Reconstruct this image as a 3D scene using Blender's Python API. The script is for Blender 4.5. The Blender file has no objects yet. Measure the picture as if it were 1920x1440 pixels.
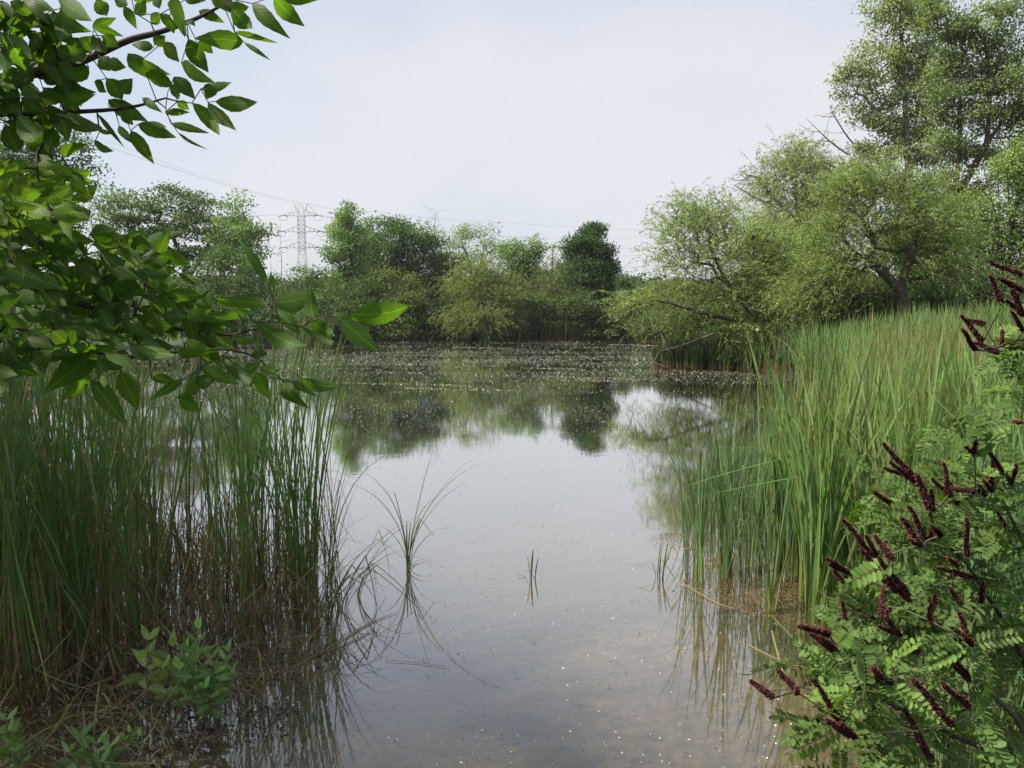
import bpy, math, random
import numpy as np
from mathutils import Vector

R = math.radians
rng = np.random.default_rng(11)
random.seed(11)
scene = bpy.context.scene
COL = scene.collection

# ------------------------------------------------------------------ camera, sky, sun, exposure
F, HC, PITCH = 1456.0, 1.8, R(4.9)          # focal length in photo pixels, eye height over the water
cam_d = bpy.data.cameras.new("camera"); cam = bpy.data.objects.new("camera", cam_d); COL.objects.link(cam)
cam.location = (0, 0, HC); cam.rotation_euler = (R(90) - PITCH, 0, 0)
cam_d.sensor_width = 36; cam_d.lens = 36 * F / 1920; cam_d.clip_start = 0.05; cam_d.clip_end = 4000
scene.camera = cam
SUN_AZ, SUN_EL = R(-100), R(48)               # the sun stands to the left, a little ahead
sdir = Vector((math.sin(SUN_AZ) * math.cos(SUN_EL), math.cos(SUN_AZ) * math.cos(SUN_EL), math.sin(SUN_EL)))
sl = bpy.data.lights.new("sun", 'SUN'); sl.energy = 5.0; sl.angle = R(1.5); sl.color = (1.0, 0.93, 0.80)
so = bpy.data.objects.new("sun", sl); COL.objects.link(so); so.rotation_euler = sdir.to_track_quat('Z', 'Y').to_euler()
w = bpy.data.worlds.new("World"); scene.world = w; w.use_nodes = True
nt = w.node_tree; N = nt.nodes; Lk = nt.links
bg = N['Background']; bg.inputs['Strength'].default_value = 0.106
sky = N.new('ShaderNodeTexSky'); sky.sky_type = 'NISHITA'; sky.sun_disc = False
sky.sun_elevation = SUN_EL; sky.sun_rotation = SUN_AZ; sky.dust_density = 3.0; sky.air_density = 1.0
tc = N.new('ShaderNodeTexCoord'); mp = N.new('ShaderNodeMapping'); mp.inputs['Scale'].default_value = (1, 1, 2.2)
nz = N.new('ShaderNodeTexNoise'); nz.inputs['Scale'].default_value = 1.3; nz.inputs['Detail'].default_value = 5; nz.inputs['Roughness'].default_value = .45
rmp = N.new('ShaderNodeMapRange'); rmp.inputs[1].default_value = .3; rmp.inputs[2].default_value = .7; rmp.inputs[3].default_value = .5; rmp.inputs[4].default_value = .95
veil = N.new('ShaderNodeMix'); veil.data_type = 'RGBA'; veil.inputs[7].default_value = (4.1, 4.33, 4.72, 1)
vc = N.new('ShaderNodeValToRGB'); vc.color_ramp.elements[0].position = .38; vc.color_ramp.elements[0].color = (3.55 / 5, 3.98 / 5, 4.68 / 5, 1)
vc.color_ramp.elements[1].position = .62; vc.color_ramp.elements[1].color = (4.42 / 5, 4.52 / 5, 4.76 / 5, 1)
vs = N.new('ShaderNodeVectorMath'); vs.operation = 'SCALE'; vs.inputs['Scale'].default_value = 5.0
Lk.new(nz.outputs[0], vc.inputs[0]); Lk.new(vc.outputs[0], vs.inputs[0]); Lk.new(vs.outputs[0], veil.inputs[7])
Lk.new(tc.outputs['Generated'], mp.inputs[0]); Lk.new(mp.outputs[0], nz.inputs['Vector']); Lk.new(nz.outputs[0], rmp.inputs[0])
Lk.new(rmp.outputs[0], veil.inputs[0]); Lk.new(sky.outputs[0], veil.inputs[6]); Lk.new(veil.outputs[2], bg.inputs['Color'])
scene.view_settings.view_transform = 'Standard'; scene.view_settings.look = 'None'
scene.view_settings.exposure = 0.80; scene.view_settings.gamma = 1; scene.view_settings.use_curve_mapping = False
cy = scene.cycles
cy.max_bounces = 6; cy.diffuse_bounces = 3; cy.glossy_bounces = 2; cy.transmission_bounces = 3; cy.transparent_max_bounces = 8
cy.caustics_reflective = False; cy.caustics_refractive = False; cy.use_denoising = True

# ------------------------------------------------------------------ helpers
cp, sp = math.cos(PITCH), math.sin(PITCH)
def ray(px, py):
    a, b = (px - 960) / F, (720 - py) / F
    return np.array([a, cp + sp * b, cp * b - sp])
def at(px, py, Y):
    d = ray(px, py); return np.array([0, 0, HC]) + d * (Y / d[1])
def onwater(px, py, z=0.0):
    d = ray(px, py); return np.array([0, 0, HC]) + d * ((z - HC) / d[2])
def unit(v):
    return v / (np.linalg.norm(v, axis=-1, keepdims=True) + 1e-9)

def make_mesh(name, V, Q, mat, tint=None, smooth=False):
    V = np.ascontiguousarray(V, dtype=np.float32); Q = np.ascontiguousarray(Q, dtype=np.int32)
    me = bpy.data.meshes.new(name)
    me.vertices.add(len(V)); me.vertices.foreach_set('co', V.ravel())
    me.loops.add(Q.size); me.loops.foreach_set('vertex_index', Q.ravel())
    me.polygons.add(len(Q)); me.polygons.foreach_set('loop_start', np.arange(0, Q.size, Q.shape[1], dtype=np.int32))
    if smooth: me.polygons.foreach_set('use_smooth', np.ones(len(Q), dtype=bool))
    if tint is not None:
        a = me.attributes.new('tint', 'FLOAT_COLOR', 'POINT')
        t = np.ones((len(V), 4), np.float32); t[:, :3] = np.clip(tint, 0, 1); a.data.foreach_set('color', t.ravel())
    me.update(calc_edges=True)
    me.materials.append(mat)
    return me
def obj(name, V, Q, mat, parent=None, tint=None, smooth=False, kind=None):
    o = bpy.data.objects.new(name, make_mesh(name, V, Q, mat, tint, smooth)); COL.objects.link(o)
    if parent is not None:
        o.parent = parent
        o.location = (0, 0, 0) if parent.parent is not None else -Vector(parent.location)      # mesh coordinates are world coordinates
    if kind: o['kind'] = kind
    return o
def tag(o, label, cat, group=None, kind=None):
    o['label'] = label; o['category'] = cat
    if group: o['group'] = group
    if kind: o['kind'] = kind
    return o
def empty(name, loc, label, cat, group=None):
    o = bpy.data.objects.new(name, None); COL.objects.link(o); o.location = tuple(float(c) for c in loc)
    o.empty_display_size = .1
    return tag(o, label, cat, group)
class Bag:                                          # collects vertices, quads and tints for ONE mesh
    def __init__(s): s.v = []; s.q = []; s.t = []; s.n = 0; s.lp = []
    def add(s, V, Q, T):
        V = np.asarray(V, float); s.v.append(V); s.q.append(np.asarray(Q) + s.n); s.n += len(V)
        T = np.asarray(T, float); s.t.append(np.broadcast_to(T, (len(V), 3)))
    def out(s): return np.concatenate(s.v), np.concatenate(s.q), np.concatenate(s.t)
    def build(s, name, mat, parent=None, smooth=False, kind=None):
        V, Q, T = s.out(); o = obj(name, V, Q, mat, parent, T, smooth, kind)
        if s.lp: a = o.data.attributes.new('leafpos', 'FLOAT_VECTOR', 'POINT'); a.data.foreach_set('vector', np.concatenate(s.lp).astype(np.float32).ravel())
        return o

def noise2(x, y, seed=0, octv=4, f=1.0):            # smooth value noise
    r = np.random.default_rng(1000 + seed); G = r.random((64, 64)); out = 0; amp = 1; tot = 0
    x = np.asarray(x) * f; y = np.asarray(y) * f
    for o in range(octv):
        xi = np.floor(x).astype(int); yi = np.floor(y).astype(int); fx = x - xi; fy = y - yi
        fx = fx * fx * (3 - 2 * fx); fy = fy * fy * (3 - 2 * fy)
        g = lambda a, b: G[a % 64, b % 64]
        v = (g(xi, yi) * (1 - fx) + g(xi + 1, yi) * fx) * (1 - fy) + (g(xi, yi + 1) * (1 - fx) + g(xi + 1, yi + 1) * fx) * fy
        out = out + v * amp; tot += amp; amp *= .5; x = x * 2.03 + 17.1; y = y * 2.03 + 9.7
    return out / tot

# ------------------------------------------------------------------ materials
def newmat(name):
    m = bpy.data.materials.new(name); m.use_nodes = True; m.node_tree.nodes.clear()
    n = m.node_tree.nodes; o = n.new('ShaderNodeOutputMaterial'); return m, n, m.node_tree.links, o
def leaf_mat(name, trans=.4, rough=.5, spec=.3, tcol=(1.15, 1.25, .45), nscale=30.0, veins=False):
    m, n, l, out = newmat(name)
    a = n.new('ShaderNodeAttribute'); a.attribute_name = 'tint'
    g = n.new('ShaderNodeNewGeometry'); ns = n.new('ShaderNodeTexNoise'); ns.inputs['Scale'].default_value = nscale; ns.inputs['Detail'].default_value = 3
    l.new(g.outputs['Position'], ns.inputs['Vector'])
    mr = n.new('ShaderNodeMapRange'); mr.inputs[3].default_value = .72; mr.inputs[4].default_value = 1.28; l.new(ns.outputs[0], mr.inputs[0])
    mul = n.new('ShaderNodeVectorMath'); mul.operation = 'SCALE'; l.new(a.outputs['Color'], mul.inputs[0]); l.new(mr.outputs[0], mul.inputs['Scale'])
    p = n.new('ShaderNodeBsdfPrincipled'); p.inputs['Roughness'].default_value = rough; p.inputs['Specular IOR Level'].default_value = spec
    if veins:                                        # side veins from the leaf's own length and width coordinates, brown age spots
        lp = n.new('ShaderNodeAttribute'); lp.attribute_name = 'leafpos'; sx = n.new('ShaderNodeSeparateXYZ'); l.new(lp.outputs['Vector'], sx.inputs[0])
        def mth(op, a_, b_=None, c_=None):
            q = n.new('ShaderNodeMath'); q.operation = op
            for i_, v_ in enumerate((a_, b_, c_)):
                if v_ is None: continue
                if isinstance(v_, (int, float)): q.inputs[i_].default_value = v_
                else: l.new(v_, q.inputs[i_])
            return q.outputs[0]
        av = mth('ABSOLUTE', sx.outputs[1]); ph = mth('SUBTRACT', mth('MULTIPLY', sx.outputs[0], 9.0), mth('MULTIPLY', av, 2.0))
        tri = mth('ABSOLUTE', mth('SUBTRACT', mth('FRACT', ph), .5)); side = mth('MULTIPLY', mth('GREATER_THAN', tri, .45), .16)
        midr = mth('MULTIPLY', mth('LESS_THAN', av, .05), .6); vn = mth('ADD', mth('MAXIMUM', side, midr), 1.0)
        m2 = n.new('ShaderNodeVectorMath'); m2.operation = 'SCALE'; l.new(mul.outputs[0], m2.inputs[0]); l.new(vn, m2.inputs['Scale'])
        sp2 = n.new('ShaderNodeTexNoise'); sp2.inputs['Scale'].default_value = 130; l.new(g.outputs['Position'], sp2.inputs['Vector'])
        mb = n.new('ShaderNodeMix'); mb.data_type = 'RGBA'; mb.inputs[7].default_value = (.09, .06, .02, 1); l.new(mth('MULTIPLY', mth('GREATER_THAN', sp2.outputs[0], .71), .7), mb.inputs[0]); l.new(m2.outputs[0], mb.inputs[6])
        class _O: outputs = [mb.outputs[2]]
        mul = _O
        bp_ = n.new('ShaderNodeBump'); bp_.inputs['Strength'].default_value = .28; bp_.inputs['Distance'].default_value = .0012; bp_.invert = True
        l.new(mth('ADD', mth('MULTIPLY', vn, 1.0), mth('MULTIPLY', tri, -1.2)), bp_.inputs['Height']); l.new(bp_.outputs[0], p.inputs['Normal'])
    l.new(mul.outputs[0], p.inputs['Base Color'])
    tm = n.new('ShaderNodeVectorMath'); tm.operation = 'MULTIPLY'; tm.inputs[1].default_value = tcol; l.new(mul.outputs[0], tm.inputs[0])
    t = n.new('ShaderNodeBsdfTranslucent'); l.new(tm.outputs[0], t.inputs['Color'])
    mx = n.new('ShaderNodeMixShader'); mx.inputs[0].default_value = trans
    l.new(p.outputs[0], mx.inputs[1]); l.new(t.outputs[0], mx.inputs[2]); l.new(mx.outputs[0], out.inputs[0])
    return m
def solid_mat(name, col, rough=.8, var=.35, nscale=8, bump=0.0, tint=False, spec=.25, metal=0.0):
    m, n, l, out = newmat(name)
    p = n.new('ShaderNodeBsdfPrincipled'); p.inputs['Roughness'].default_value = rough; p.inputs['Specular IOR Level'].default_value = spec
    p.inputs['Metallic'].default_value = metal
    g = n.new('ShaderNodeNewGeometry'); ns = n.new('ShaderNodeTexNoise'); ns.inputs['Scale'].default_value = nscale; ns.inputs['Detail'].default_value = 6
    l.new(g.outputs['Position'], ns.inputs['Vector'])
    mr = n.new('ShaderNodeMapRange'); mr.inputs[1].default_value = .3; mr.inputs[2].default_value = .7
    mr.inputs[3].default_value = 1 - var; mr.inputs[4].default_value = 1 + var; l.new(ns.outputs[0], mr.inputs[0])
    mul = n.new('ShaderNodeVectorMath'); mul.operation = 'SCALE'; l.new(mr.outputs[0], mul.inputs['Scale'])
    if tint: a = n.new('ShaderNodeAttribute'); a.attribute_name = 'tint'; l.new(a.outputs['Color'], mul.inputs[0])
    else: mul.inputs[0].default_value = col
    l.new(mul.outputs[0], p.inputs['Base Color'])
    if bump:
        b = n.new('ShaderNodeBump'); b.inputs['Strength'].default_value = bump; b.inputs['Distance'].default_value = .02
        l.new(ns.outputs[0], b.inputs['Height']); l.new(b.outputs[0], p.inputs['Normal'])
    l.new(p.outputs[0], out.inputs[0]); return m
M_FAR = leaf_mat('tree_leaves', .45, .55, .25, nscale=.9)
M_WIL = leaf_mat('willow_leaves', .45, .5, .3, nscale=1.2)
M_ASH = leaf_mat('ash_leaves', .55, .5, .15, (1.5, 1.7, .3), nscale=45, veins=True)
M_HERB = leaf_mat('herb_leaves', .35, .5, .25, nscale=60, veins=True)
M_SHR = leaf_mat('indigo_leaves', .35, .55, .25, nscale=60)
M_REED = leaf_mat('reed_blades', .35, .5, .2, (1.1, 1.2, .5), nscale=14)
M_BARK = solid_mat('bark', (.075, .06, .048), .9, .5, 9, .6)
M_BARK_PALE = solid_mat('pale_bark', (.2, .175, .14), .9, .4, 6, .5)
M_BARK_GREY = solid_mat('grey_bark', (.12, .1, .085), .9, .4, 6, .5)
M_TWIG = solid_mat('twig', (.04, .032, .026), .8, .4, 60)
M_STEM = solid_mat('green_stem', (.09, .1, .045), .7, .35, 50)
M_SPIKE = solid_mat('purple_spike', (1, 1, 1), .8, .35, 300, tint=True)
M_LITTER = solid_mat('litter', (1, 1, 1), .85, .3, 40, tint=True)
M_STEEL = solid_mat('hazed_galvanised_steel', (.5, .51, .53), .6, .15, .8, metal=.2)  # steel paled in its colour so the far pylon fades as in haze
M_WIRE = solid_mat('wire', (.16, .16, .17), .6, .1, .5)
M_BALL = solid_mat('orange_paint', (.5, .13, .04), .6, .1, 2)
M_FLUFF = leaf_mat('seed_fluff', .3, .8, .1, (1, 1, 1), nscale=30)

# ------------------------------------------------------------------ terrain and water
POND = np.array([(-2.9, 2.3), (-4.6, 4.6), (-9, 7), (-18, 13), (-31, 26), (-32, 38), (-24, 42.5), (-17.5, 45.5), (-16, 56), (-12, 59.5), (-4, 60.5), (4, 61), (10, 61.5), (14, 58),
                 (15, 48), (12.5, 38), (9.6, 31.5), (6.5, 30), (4.9, 28.6), (5.1, 27), (7.4, 26), (8.6, 23), (8.2, 16), (6.0, 10.5), (4.0, 6.6),
                 (2.7, 4.3), (1.9, 2.8), (1.0, 2.0), (-.6, 1.7), (-2.0, 1.7)])
def pond_sd(x, y):                                  # signed distance to the shore, negative over water
    P = POND; Q = np.roll(P, -1, 0); best = np.full(x.shape, 1e9); inside = np.zeros(x.shape, bool)
    for (ax, ay), (bx, by) in zip(P, Q):
        dx, dy = bx - ax, by - ay; t = np.clip(((x - ax) * dx + (y - ay) * dy) / (dx * dx + dy * dy), 0, 1)
        best = np.minimum(best, np.hypot(x - ax - t * dx, y - ay - t * dy))
        c = ((ay > y) != (by > y)) & (x < (bx - ax) * (y - ay) / (by - ay + 1e-12) + ax); inside ^= c
    return np.where(inside, -best, best)
def ground_z(x, y):
    x = np.asarray(x, float); y = np.asarray(y, float)
    s = pond_sd(x, y) + (noise2(x, y, 3, 3, .9) - .5) * np.clip(np.hypot(x, y) * .12, .25, 1.6)
    z = np.where(s < 0, -np.minimum(.06 + .14 * -s, .9), np.minimum(.12 * s, .45 + .012 * s))
    near = np.clip(1 - np.hypot(x + 2.0, y - 2.9) / 2.4, 0, 1)          # mud shoals at the near bank on the left
    z = z + near * (.075 + .14 * (noise2(x, y, 8, 5, 3.2) - .45)) * (z < .1)
    nr = np.clip(1 - np.hypot((x - 2.4), (y - 4.4)) / 2.0, 0, 1)
    z = z + nr * (.03 + .1 * (noise2(x, y, 9, 5, 3.0) - .5)) * (z < .1)
    return z + (noise2(x, y, 5, 4, 5.0) - .5) * .02
def axis(lo, flo, fhi, hi, step, g=1.16):
    a = list(np.arange(flo, fhi, step)); s = step
    while a[-1] < hi: s *= g; a.append(a[-1] + s)
    s = step
    while a[0] > lo: s *= g; a.insert(0, a[0] - s)
    return np.array(a)
xs = axis(-1500, -4.2, 4.2, 1500, .04, 1.06); ys = axis(-60, 1.2, 6.5, 2500, .04, 1.06)
GX, GY = np.meshgrid(xs, ys); GZ = ground_z(GX, GY)
nx, ny = len(xs), len(ys); idx = np.arange(nx * ny).reshape(ny, nx)
Q = np.stack([idx[:-1, :-1], idx[:-1, 1:], idx[1:, 1:], idx[1:, :-1]], -1).reshape(-1, 4)
def ground_material():
    m, n, l, out = newmat('ground')
    g = n.new('ShaderNodeNewGeometry'); sx = n.new('ShaderNodeSeparateXYZ'); l.new(g.outputs['Position'], sx.inputs[0])
    n1 = n.new('ShaderNodeTexNoise'); n1.inputs['Scale'].default_value = 1.1; n1.inputs['Detail'].default_value = 8; n1.inputs['Roughness'].default_value = .62
    n2 = n.new('ShaderNodeTexNoise'); n2.inputs['Scale'].default_value = 14; n2.inputs['Detail'].default_value = 6
    l.new(g.outputs['Position'], n1.inputs['Vector']); l.new(g.outputs['Position'], n2.inputs['Vector'])
    cr = n.new('ShaderNodeValToRGB'); e = cr.color_ramp.elements
    e[0].position = .36; e[0].color = (.10, .09, .065, 1); e[1].position = .66; e[1].color = (.235, .185, .115, 1)
    e2 = cr.color_ramp.elements.new(.5); e2.color = (.17, .13, .08, 1)
    l.new(n1.outputs[0], cr.inputs[0])
    mr = n.new('ShaderNodeMapRange'); mr.inputs[1].default_value = .3; mr.inputs[2].default_value = .7; mr.inputs[3].default_value = .6; mr.inputs[4].default_value = 1.35
    l.new(n2.outputs[0], mr.inputs[0])
    sc = n.new('ShaderNodeVectorMath'); sc.operation = 'SCALE'; l.new(cr.outputs[0], sc.inputs[0]); l.new(mr.outputs[0], sc.inputs['Scale'])
    # dry land carries grass colour, wet ground and the bed stay mud
    hz = n.new('ShaderNodeMapRange'); hz.inputs[1].default_value = .02; hz.inputs[2].default_value = .09; l.new(sx.outputs[2], hz.inputs[0])
    mx = n.new('ShaderNodeMix'); mx.data_type = 'RGBA'; mx.inputs[7].default_value = (.045, .065, .02, 1); l.new(hz.outputs[0], mx.inputs[0]); l.new(sc.outputs[0], mx.inputs[6])
    mk = n.new('ShaderNodeMapRange'); mk.inputs[1].default_value = -.09; mk.inputs[2].default_value = -.02; l.new(sx.outputs[2], mk.inputs[0])
    mk2 = n.new('ShaderNodeMapRange'); mk2.inputs[1].default_value = .05; mk2.inputs[2].default_value = .12; mk2.inputs[3].default_value = 1; mk2.inputs[4].default_value = 0; l.new(sx.outputs[2], mk2.inputs[0])
    mm = n.new('ShaderNodeMath'); mm.operation = 'MULTIPLY'; l.new(mk.outputs[0], mm.inputs[0]); l.new(mk2.outputs[0], mm.inputs[1])
    mu = n.new('ShaderNodeMix'); mu.data_type = 'RGBA'; mu.inputs[7].default_value = (.03, .025, .017, 1); l.new(mm.outputs[0], mu.inputs[0]); l.new(mx.outputs[2], mu.inputs[6]); mx = mu
    dk = n.new('ShaderNodeMapRange'); dk.inputs[1].default_value = -.32; dk.inputs[2].default_value = -.75; l.new(sx.outputs[2], dk.inputs[0])
    dm = n.new('ShaderNodeMix'); dm.data_type = 'RGBA'; dm.inputs[7].default_value = (.03, .032, .026, 1); l.new(dk.outputs[0], dm.inputs[0]); l.new(mx.outputs[2], dm.inputs[6]); mx = dm
    p = n.new('ShaderNodeBsdfPrincipled'); p.inputs['Roughness'].default_value = .5; l.new(mx.outputs[2], p.inputs['Base Color'])
    b = n.new('ShaderNodeBump'); b.inputs['Strength'].default_value = .6; b.inputs['Distance'].default_value = .03; l.new(n2.outputs[0], b.inputs['Height']); l.new(b.outputs[0], p.inputs['Normal'])
    l.new(p.outputs[0], out.inputs[0]); return m
obj('ground', np.stack([GX, GY, GZ], -1).reshape(-1, 3), Q, ground_material(), smooth=True, kind='structure')
def water_material():
    m, n, l, out = newmat('pond_water')
    g = n.new('ShaderNodeNewGeometry'); mp = n.new('ShaderNodeMapping'); mp.inputs['Scale'].default_value = (.7, 1, 1); l.new(g.outputs['Position'], mp.inputs[0])
    n1 = n.new('ShaderNodeTexNoise'); n1.inputs['Scale'].default_value = 9; n1.inputs['Detail'].default_value = 3
    n2 = n.new('ShaderNodeTexNoise'); n2.inputs['Scale'].default_value = .8; n2.inputs['Detail'].default_value = 3
    l.new(mp.outputs[0], n1.inputs['Vector']); l.new(mp.outputs[0], n2.inputs['Vector'])
    ad = n.new('ShaderNodeMath'); ad.operation = 'MULTIPLY_ADD'; ad.inputs[1].default_value = 3.0; l.new(n2.outputs[0], ad.inputs[0]); l.new(n1.outputs[0], ad.inputs[2])
    b = n.new('ShaderNodeBump'); b.inputs['Strength'].default_value = .5; b.inputs['Distance'].default_value = .0008; l.new(ad.outputs[0], b.inputs['Height'])
    gl = n.new('ShaderNodeBsdfGlossy'); gl.inputs['Roughness'].default_value = .03; gl.inputs['Color'].default_value = (.98, .98, .98, 1); l.new(b.outputs[0], gl.inputs['Normal'])
    tr = n.new('ShaderNodeBsdfTransparent'); tr.inputs['Color'].default_value = (.85, .83, .74, 1)
    df = n.new('ShaderNodeBsdfDiffuse'); df.inputs['Color'].default_value = (.05, .05, .04, 1)
    ms = n.new('ShaderNodeMixShader'); ms.inputs[0].default_value = .22; l.new(tr.outputs[0], ms.inputs[1]); l.new(df.outputs[0], ms.inputs[2])
    lw = n.new('ShaderNodeLayerWeight'); lw.inputs['Blend'].default_value = .5
    pw = n.new('ShaderNodeMapRange'); pw.inputs[1].default_value = .42; pw.inputs[2].default_value = .93; pw.inputs[3].default_value = .04; pw.inputs[4].default_value = .97; l.new(lw.outputs['Facing'], pw.inputs[0])
    mx = n.new('ShaderNodeMixShader'); l.new(pw.outputs[0], mx.inputs[0]); l.new(ms.outputs[0], mx.inputs[1]); l.new(gl.outputs[0], mx.inputs[2])
    l.new(mx.outputs[0], out.inputs[0]); return m
wv = np.array([(-60, 1.0, 0), (40, 1.0, 0), (40, 80, 0), (-60, 80, 0)], float)
obj('water', wv, np.array([[0, 1, 2, 3]]), water_material(), kind='structure')

# ------------------------------------------------------------------ building blocks
def leaf_quads(P, D, S, Ln, Wd, col, bag):          # one rhombic leaf per row, slightly folded
    n = len(P); Ln = np.broadcast_to(Ln, n)[:, None]; Wd = np.broadcast_to(Wd, n)[:, None]
    Nn = np.cross(D, S)
    a = P; b = P + D * Ln * .45 + S * Wd * .5; c = P + D * Ln - Nn * Ln * .12; d = P + D * Ln * .45 - S * Wd * .5
    V = np.stack([a, b, c, d], 1).reshape(-1, 3)
    bag.add(V, np.arange(4 * n).reshape(-1, 4), np.repeat(col, 4, 0))
def frusta(A, B, ra, rb, k=5):                       # all limbs of a tree at once
    D = unit(B - A); up = np.where(np.abs(D[:, 2:3]) > .9, [[1., 0, 0]], [[0, 0, 1.]]); U = unit(np.cross(D, up)); W = np.cross(D, U)
    an = np.arange(k) * 2 * math.pi / k; c, s = np.cos(an)[None, :, None], np.sin(an)[None, :, None]
    ring = U[:, None] * c + W[:, None] * s
    V = np.concatenate([A[:, None] + ring * ra[:, None, None], B[:, None] + ring * rb[:, None, None]], 1)
    n = len(A); i = np.arange(k); j = (i + 1) % k
    q = np.stack([i, j, j + k, i + k], -1); Q = (q[None] + (np.arange(n) * 2 * k)[:, None, None]).reshape(-1, 4)
    return V.reshape(-1, 3), Q
def tube(pts, rad, k=6):                             # one smooth limb
    P = np.asarray(pts, float); n = len(P); rad = np.broadcast_to(rad, n)
    T = unit(np.gradient(P, axis=0)); ref = np.array([.3, .2, 1.]) if abs(T[0, 2]) < .8 else np.array([1., .1, 0])
    U = unit(np.cross(T, ref)); W = np.cross(T, U); an = np.arange(k) * 2 * math.pi / k
    V = (P[:, None] + (U[:, None] * np.cos(an)[None, :, None] + W[:, None] * np.sin(an)[None, :, None]) * rad[:, None, None]).reshape(-1, 3)
    i = np.arange(k); q = np.stack([i, (i + 1) % k, (i + 1) % k + k, i + k], -1)
    return V, (q[None] + (np.arange(n - 1) * k)[:, None, None]).reshape(-1, 4)
def spline(pts, n=10):
    P = np.asarray(pts, float); m = len(P); out = []
    E = np.vstack([2 * P[0] - P[1], P, 2 * P[-1] - P[-2]])
    for i in range(m - 1):
        p0, p1, p2, p3 = E[i:i + 4]
        for t in np.linspace(0, 1, n, endpoint=False):
            out.append(.5 * (2 * p1 + (p2 - p0) * t + (2 * p0 - 5 * p1 + 4 * p2 - p3) * t * t + (3 * p1 - p0 - 3 * p2 + p3) * t ** 3))
    out.append(P[-1]); return np.array(out)

class Skeleton:                                      # limbs that reach for points spread through the crown
    def __init__(s, trunks, step):
        s.p = []; s.par = []; s.step = step; s.tips = []
        for tr in trunks:
            tr = np.asarray(tr, float); prev = -1
            if s.p:
                prev = int(np.argmin(np.linalg.norm(np.array(s.p) - tr[0], axis=1))); tr = tr[1:] if np.linalg.norm(s.p[prev] - tr[0]) < step else tr
            for q in tr: s.p.append(q); s.par.append(prev); prev = len(s.p) - 1
    def reach(s, T, r, low=0, up=1.2, bow=.12):
        P0 = np.array(s.p); order = np.argsort(np.min(np.linalg.norm(T[:, None] - P0[None, low:], axis=2), axis=1))
        buf = np.zeros((len(P0) + len(T) * 14, 3)); buf[:len(P0)] = P0; n = len(P0)
        for t in T[order]:
            d = t - buf[low:n]; L = np.linalg.norm(d, axis=1) + 1e-6
            cost = L * (1 + up * np.clip(-d[:, 2] / L + .1, 0, 1))
            k = int(np.argmin(cost)) + low; a = buf[k].copy(); D = t - a; L = np.linalg.norm(D)
            m = int(np.clip(L / s.step, 1, 12)); side = r.normal(size=3) * L * bow; side[2] += L * bow * .6; prev = k
            for i in range(1, m + 1):
                f = i / m; q = a + D * f + side * math.sin(math.pi * f) * .6 + (r.normal(size=3) * s.step * .08 if i < m else 0)
                buf[n] = q; s.par.append(prev); prev = n; n += 1
            s.tips.append(prev)
        s.p = [q for q in buf[:n]]
    def radii(s, r0, rtrunk=None, pw=2.3):
        n = len(s.p); acc = np.zeros(n); kids = np.zeros(n, bool)
        for i in range(n - 1, -1, -1):
            if acc[i] == 0: acc[i] = r0 ** pw
            if s.par[i] >= 0: acc[s.par[i]] += acc[i]
        rad = acc ** (1 / pw)
        if rtrunk: rad = r0 + (rad - r0) * (rtrunk - r0) / max(rad.max() - r0, 1e-6)
        return rad
    def limbs(s, rad, k=5, rmin=0):
        P = np.array(s.p); par = np.array(s.par); e = np.where((par >= 0) & (rad >= rmin))[0]
        ra = np.minimum(rad[par[e]], rad[e] * 1.35)
        return frusta(P[par[e]], P[e], ra, rad[e], k)

def pick_in_lobes(r, lobes, n, surf=.45, flat=1.0):
    vol = np.array([l[1][0] * l[1][1] * l[1][2] for l in lobes]) ** .8; c = r.choice(len(lobes), n, p=vol / vol.sum())
    d = unit(r.normal(size=(n, 3))); rad = r.random(n) ** surf
    return np.array([lobes[i][0] for i in c]) + d * rad[:, None] * np.array([lobes[i][1] for i in c])

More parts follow.
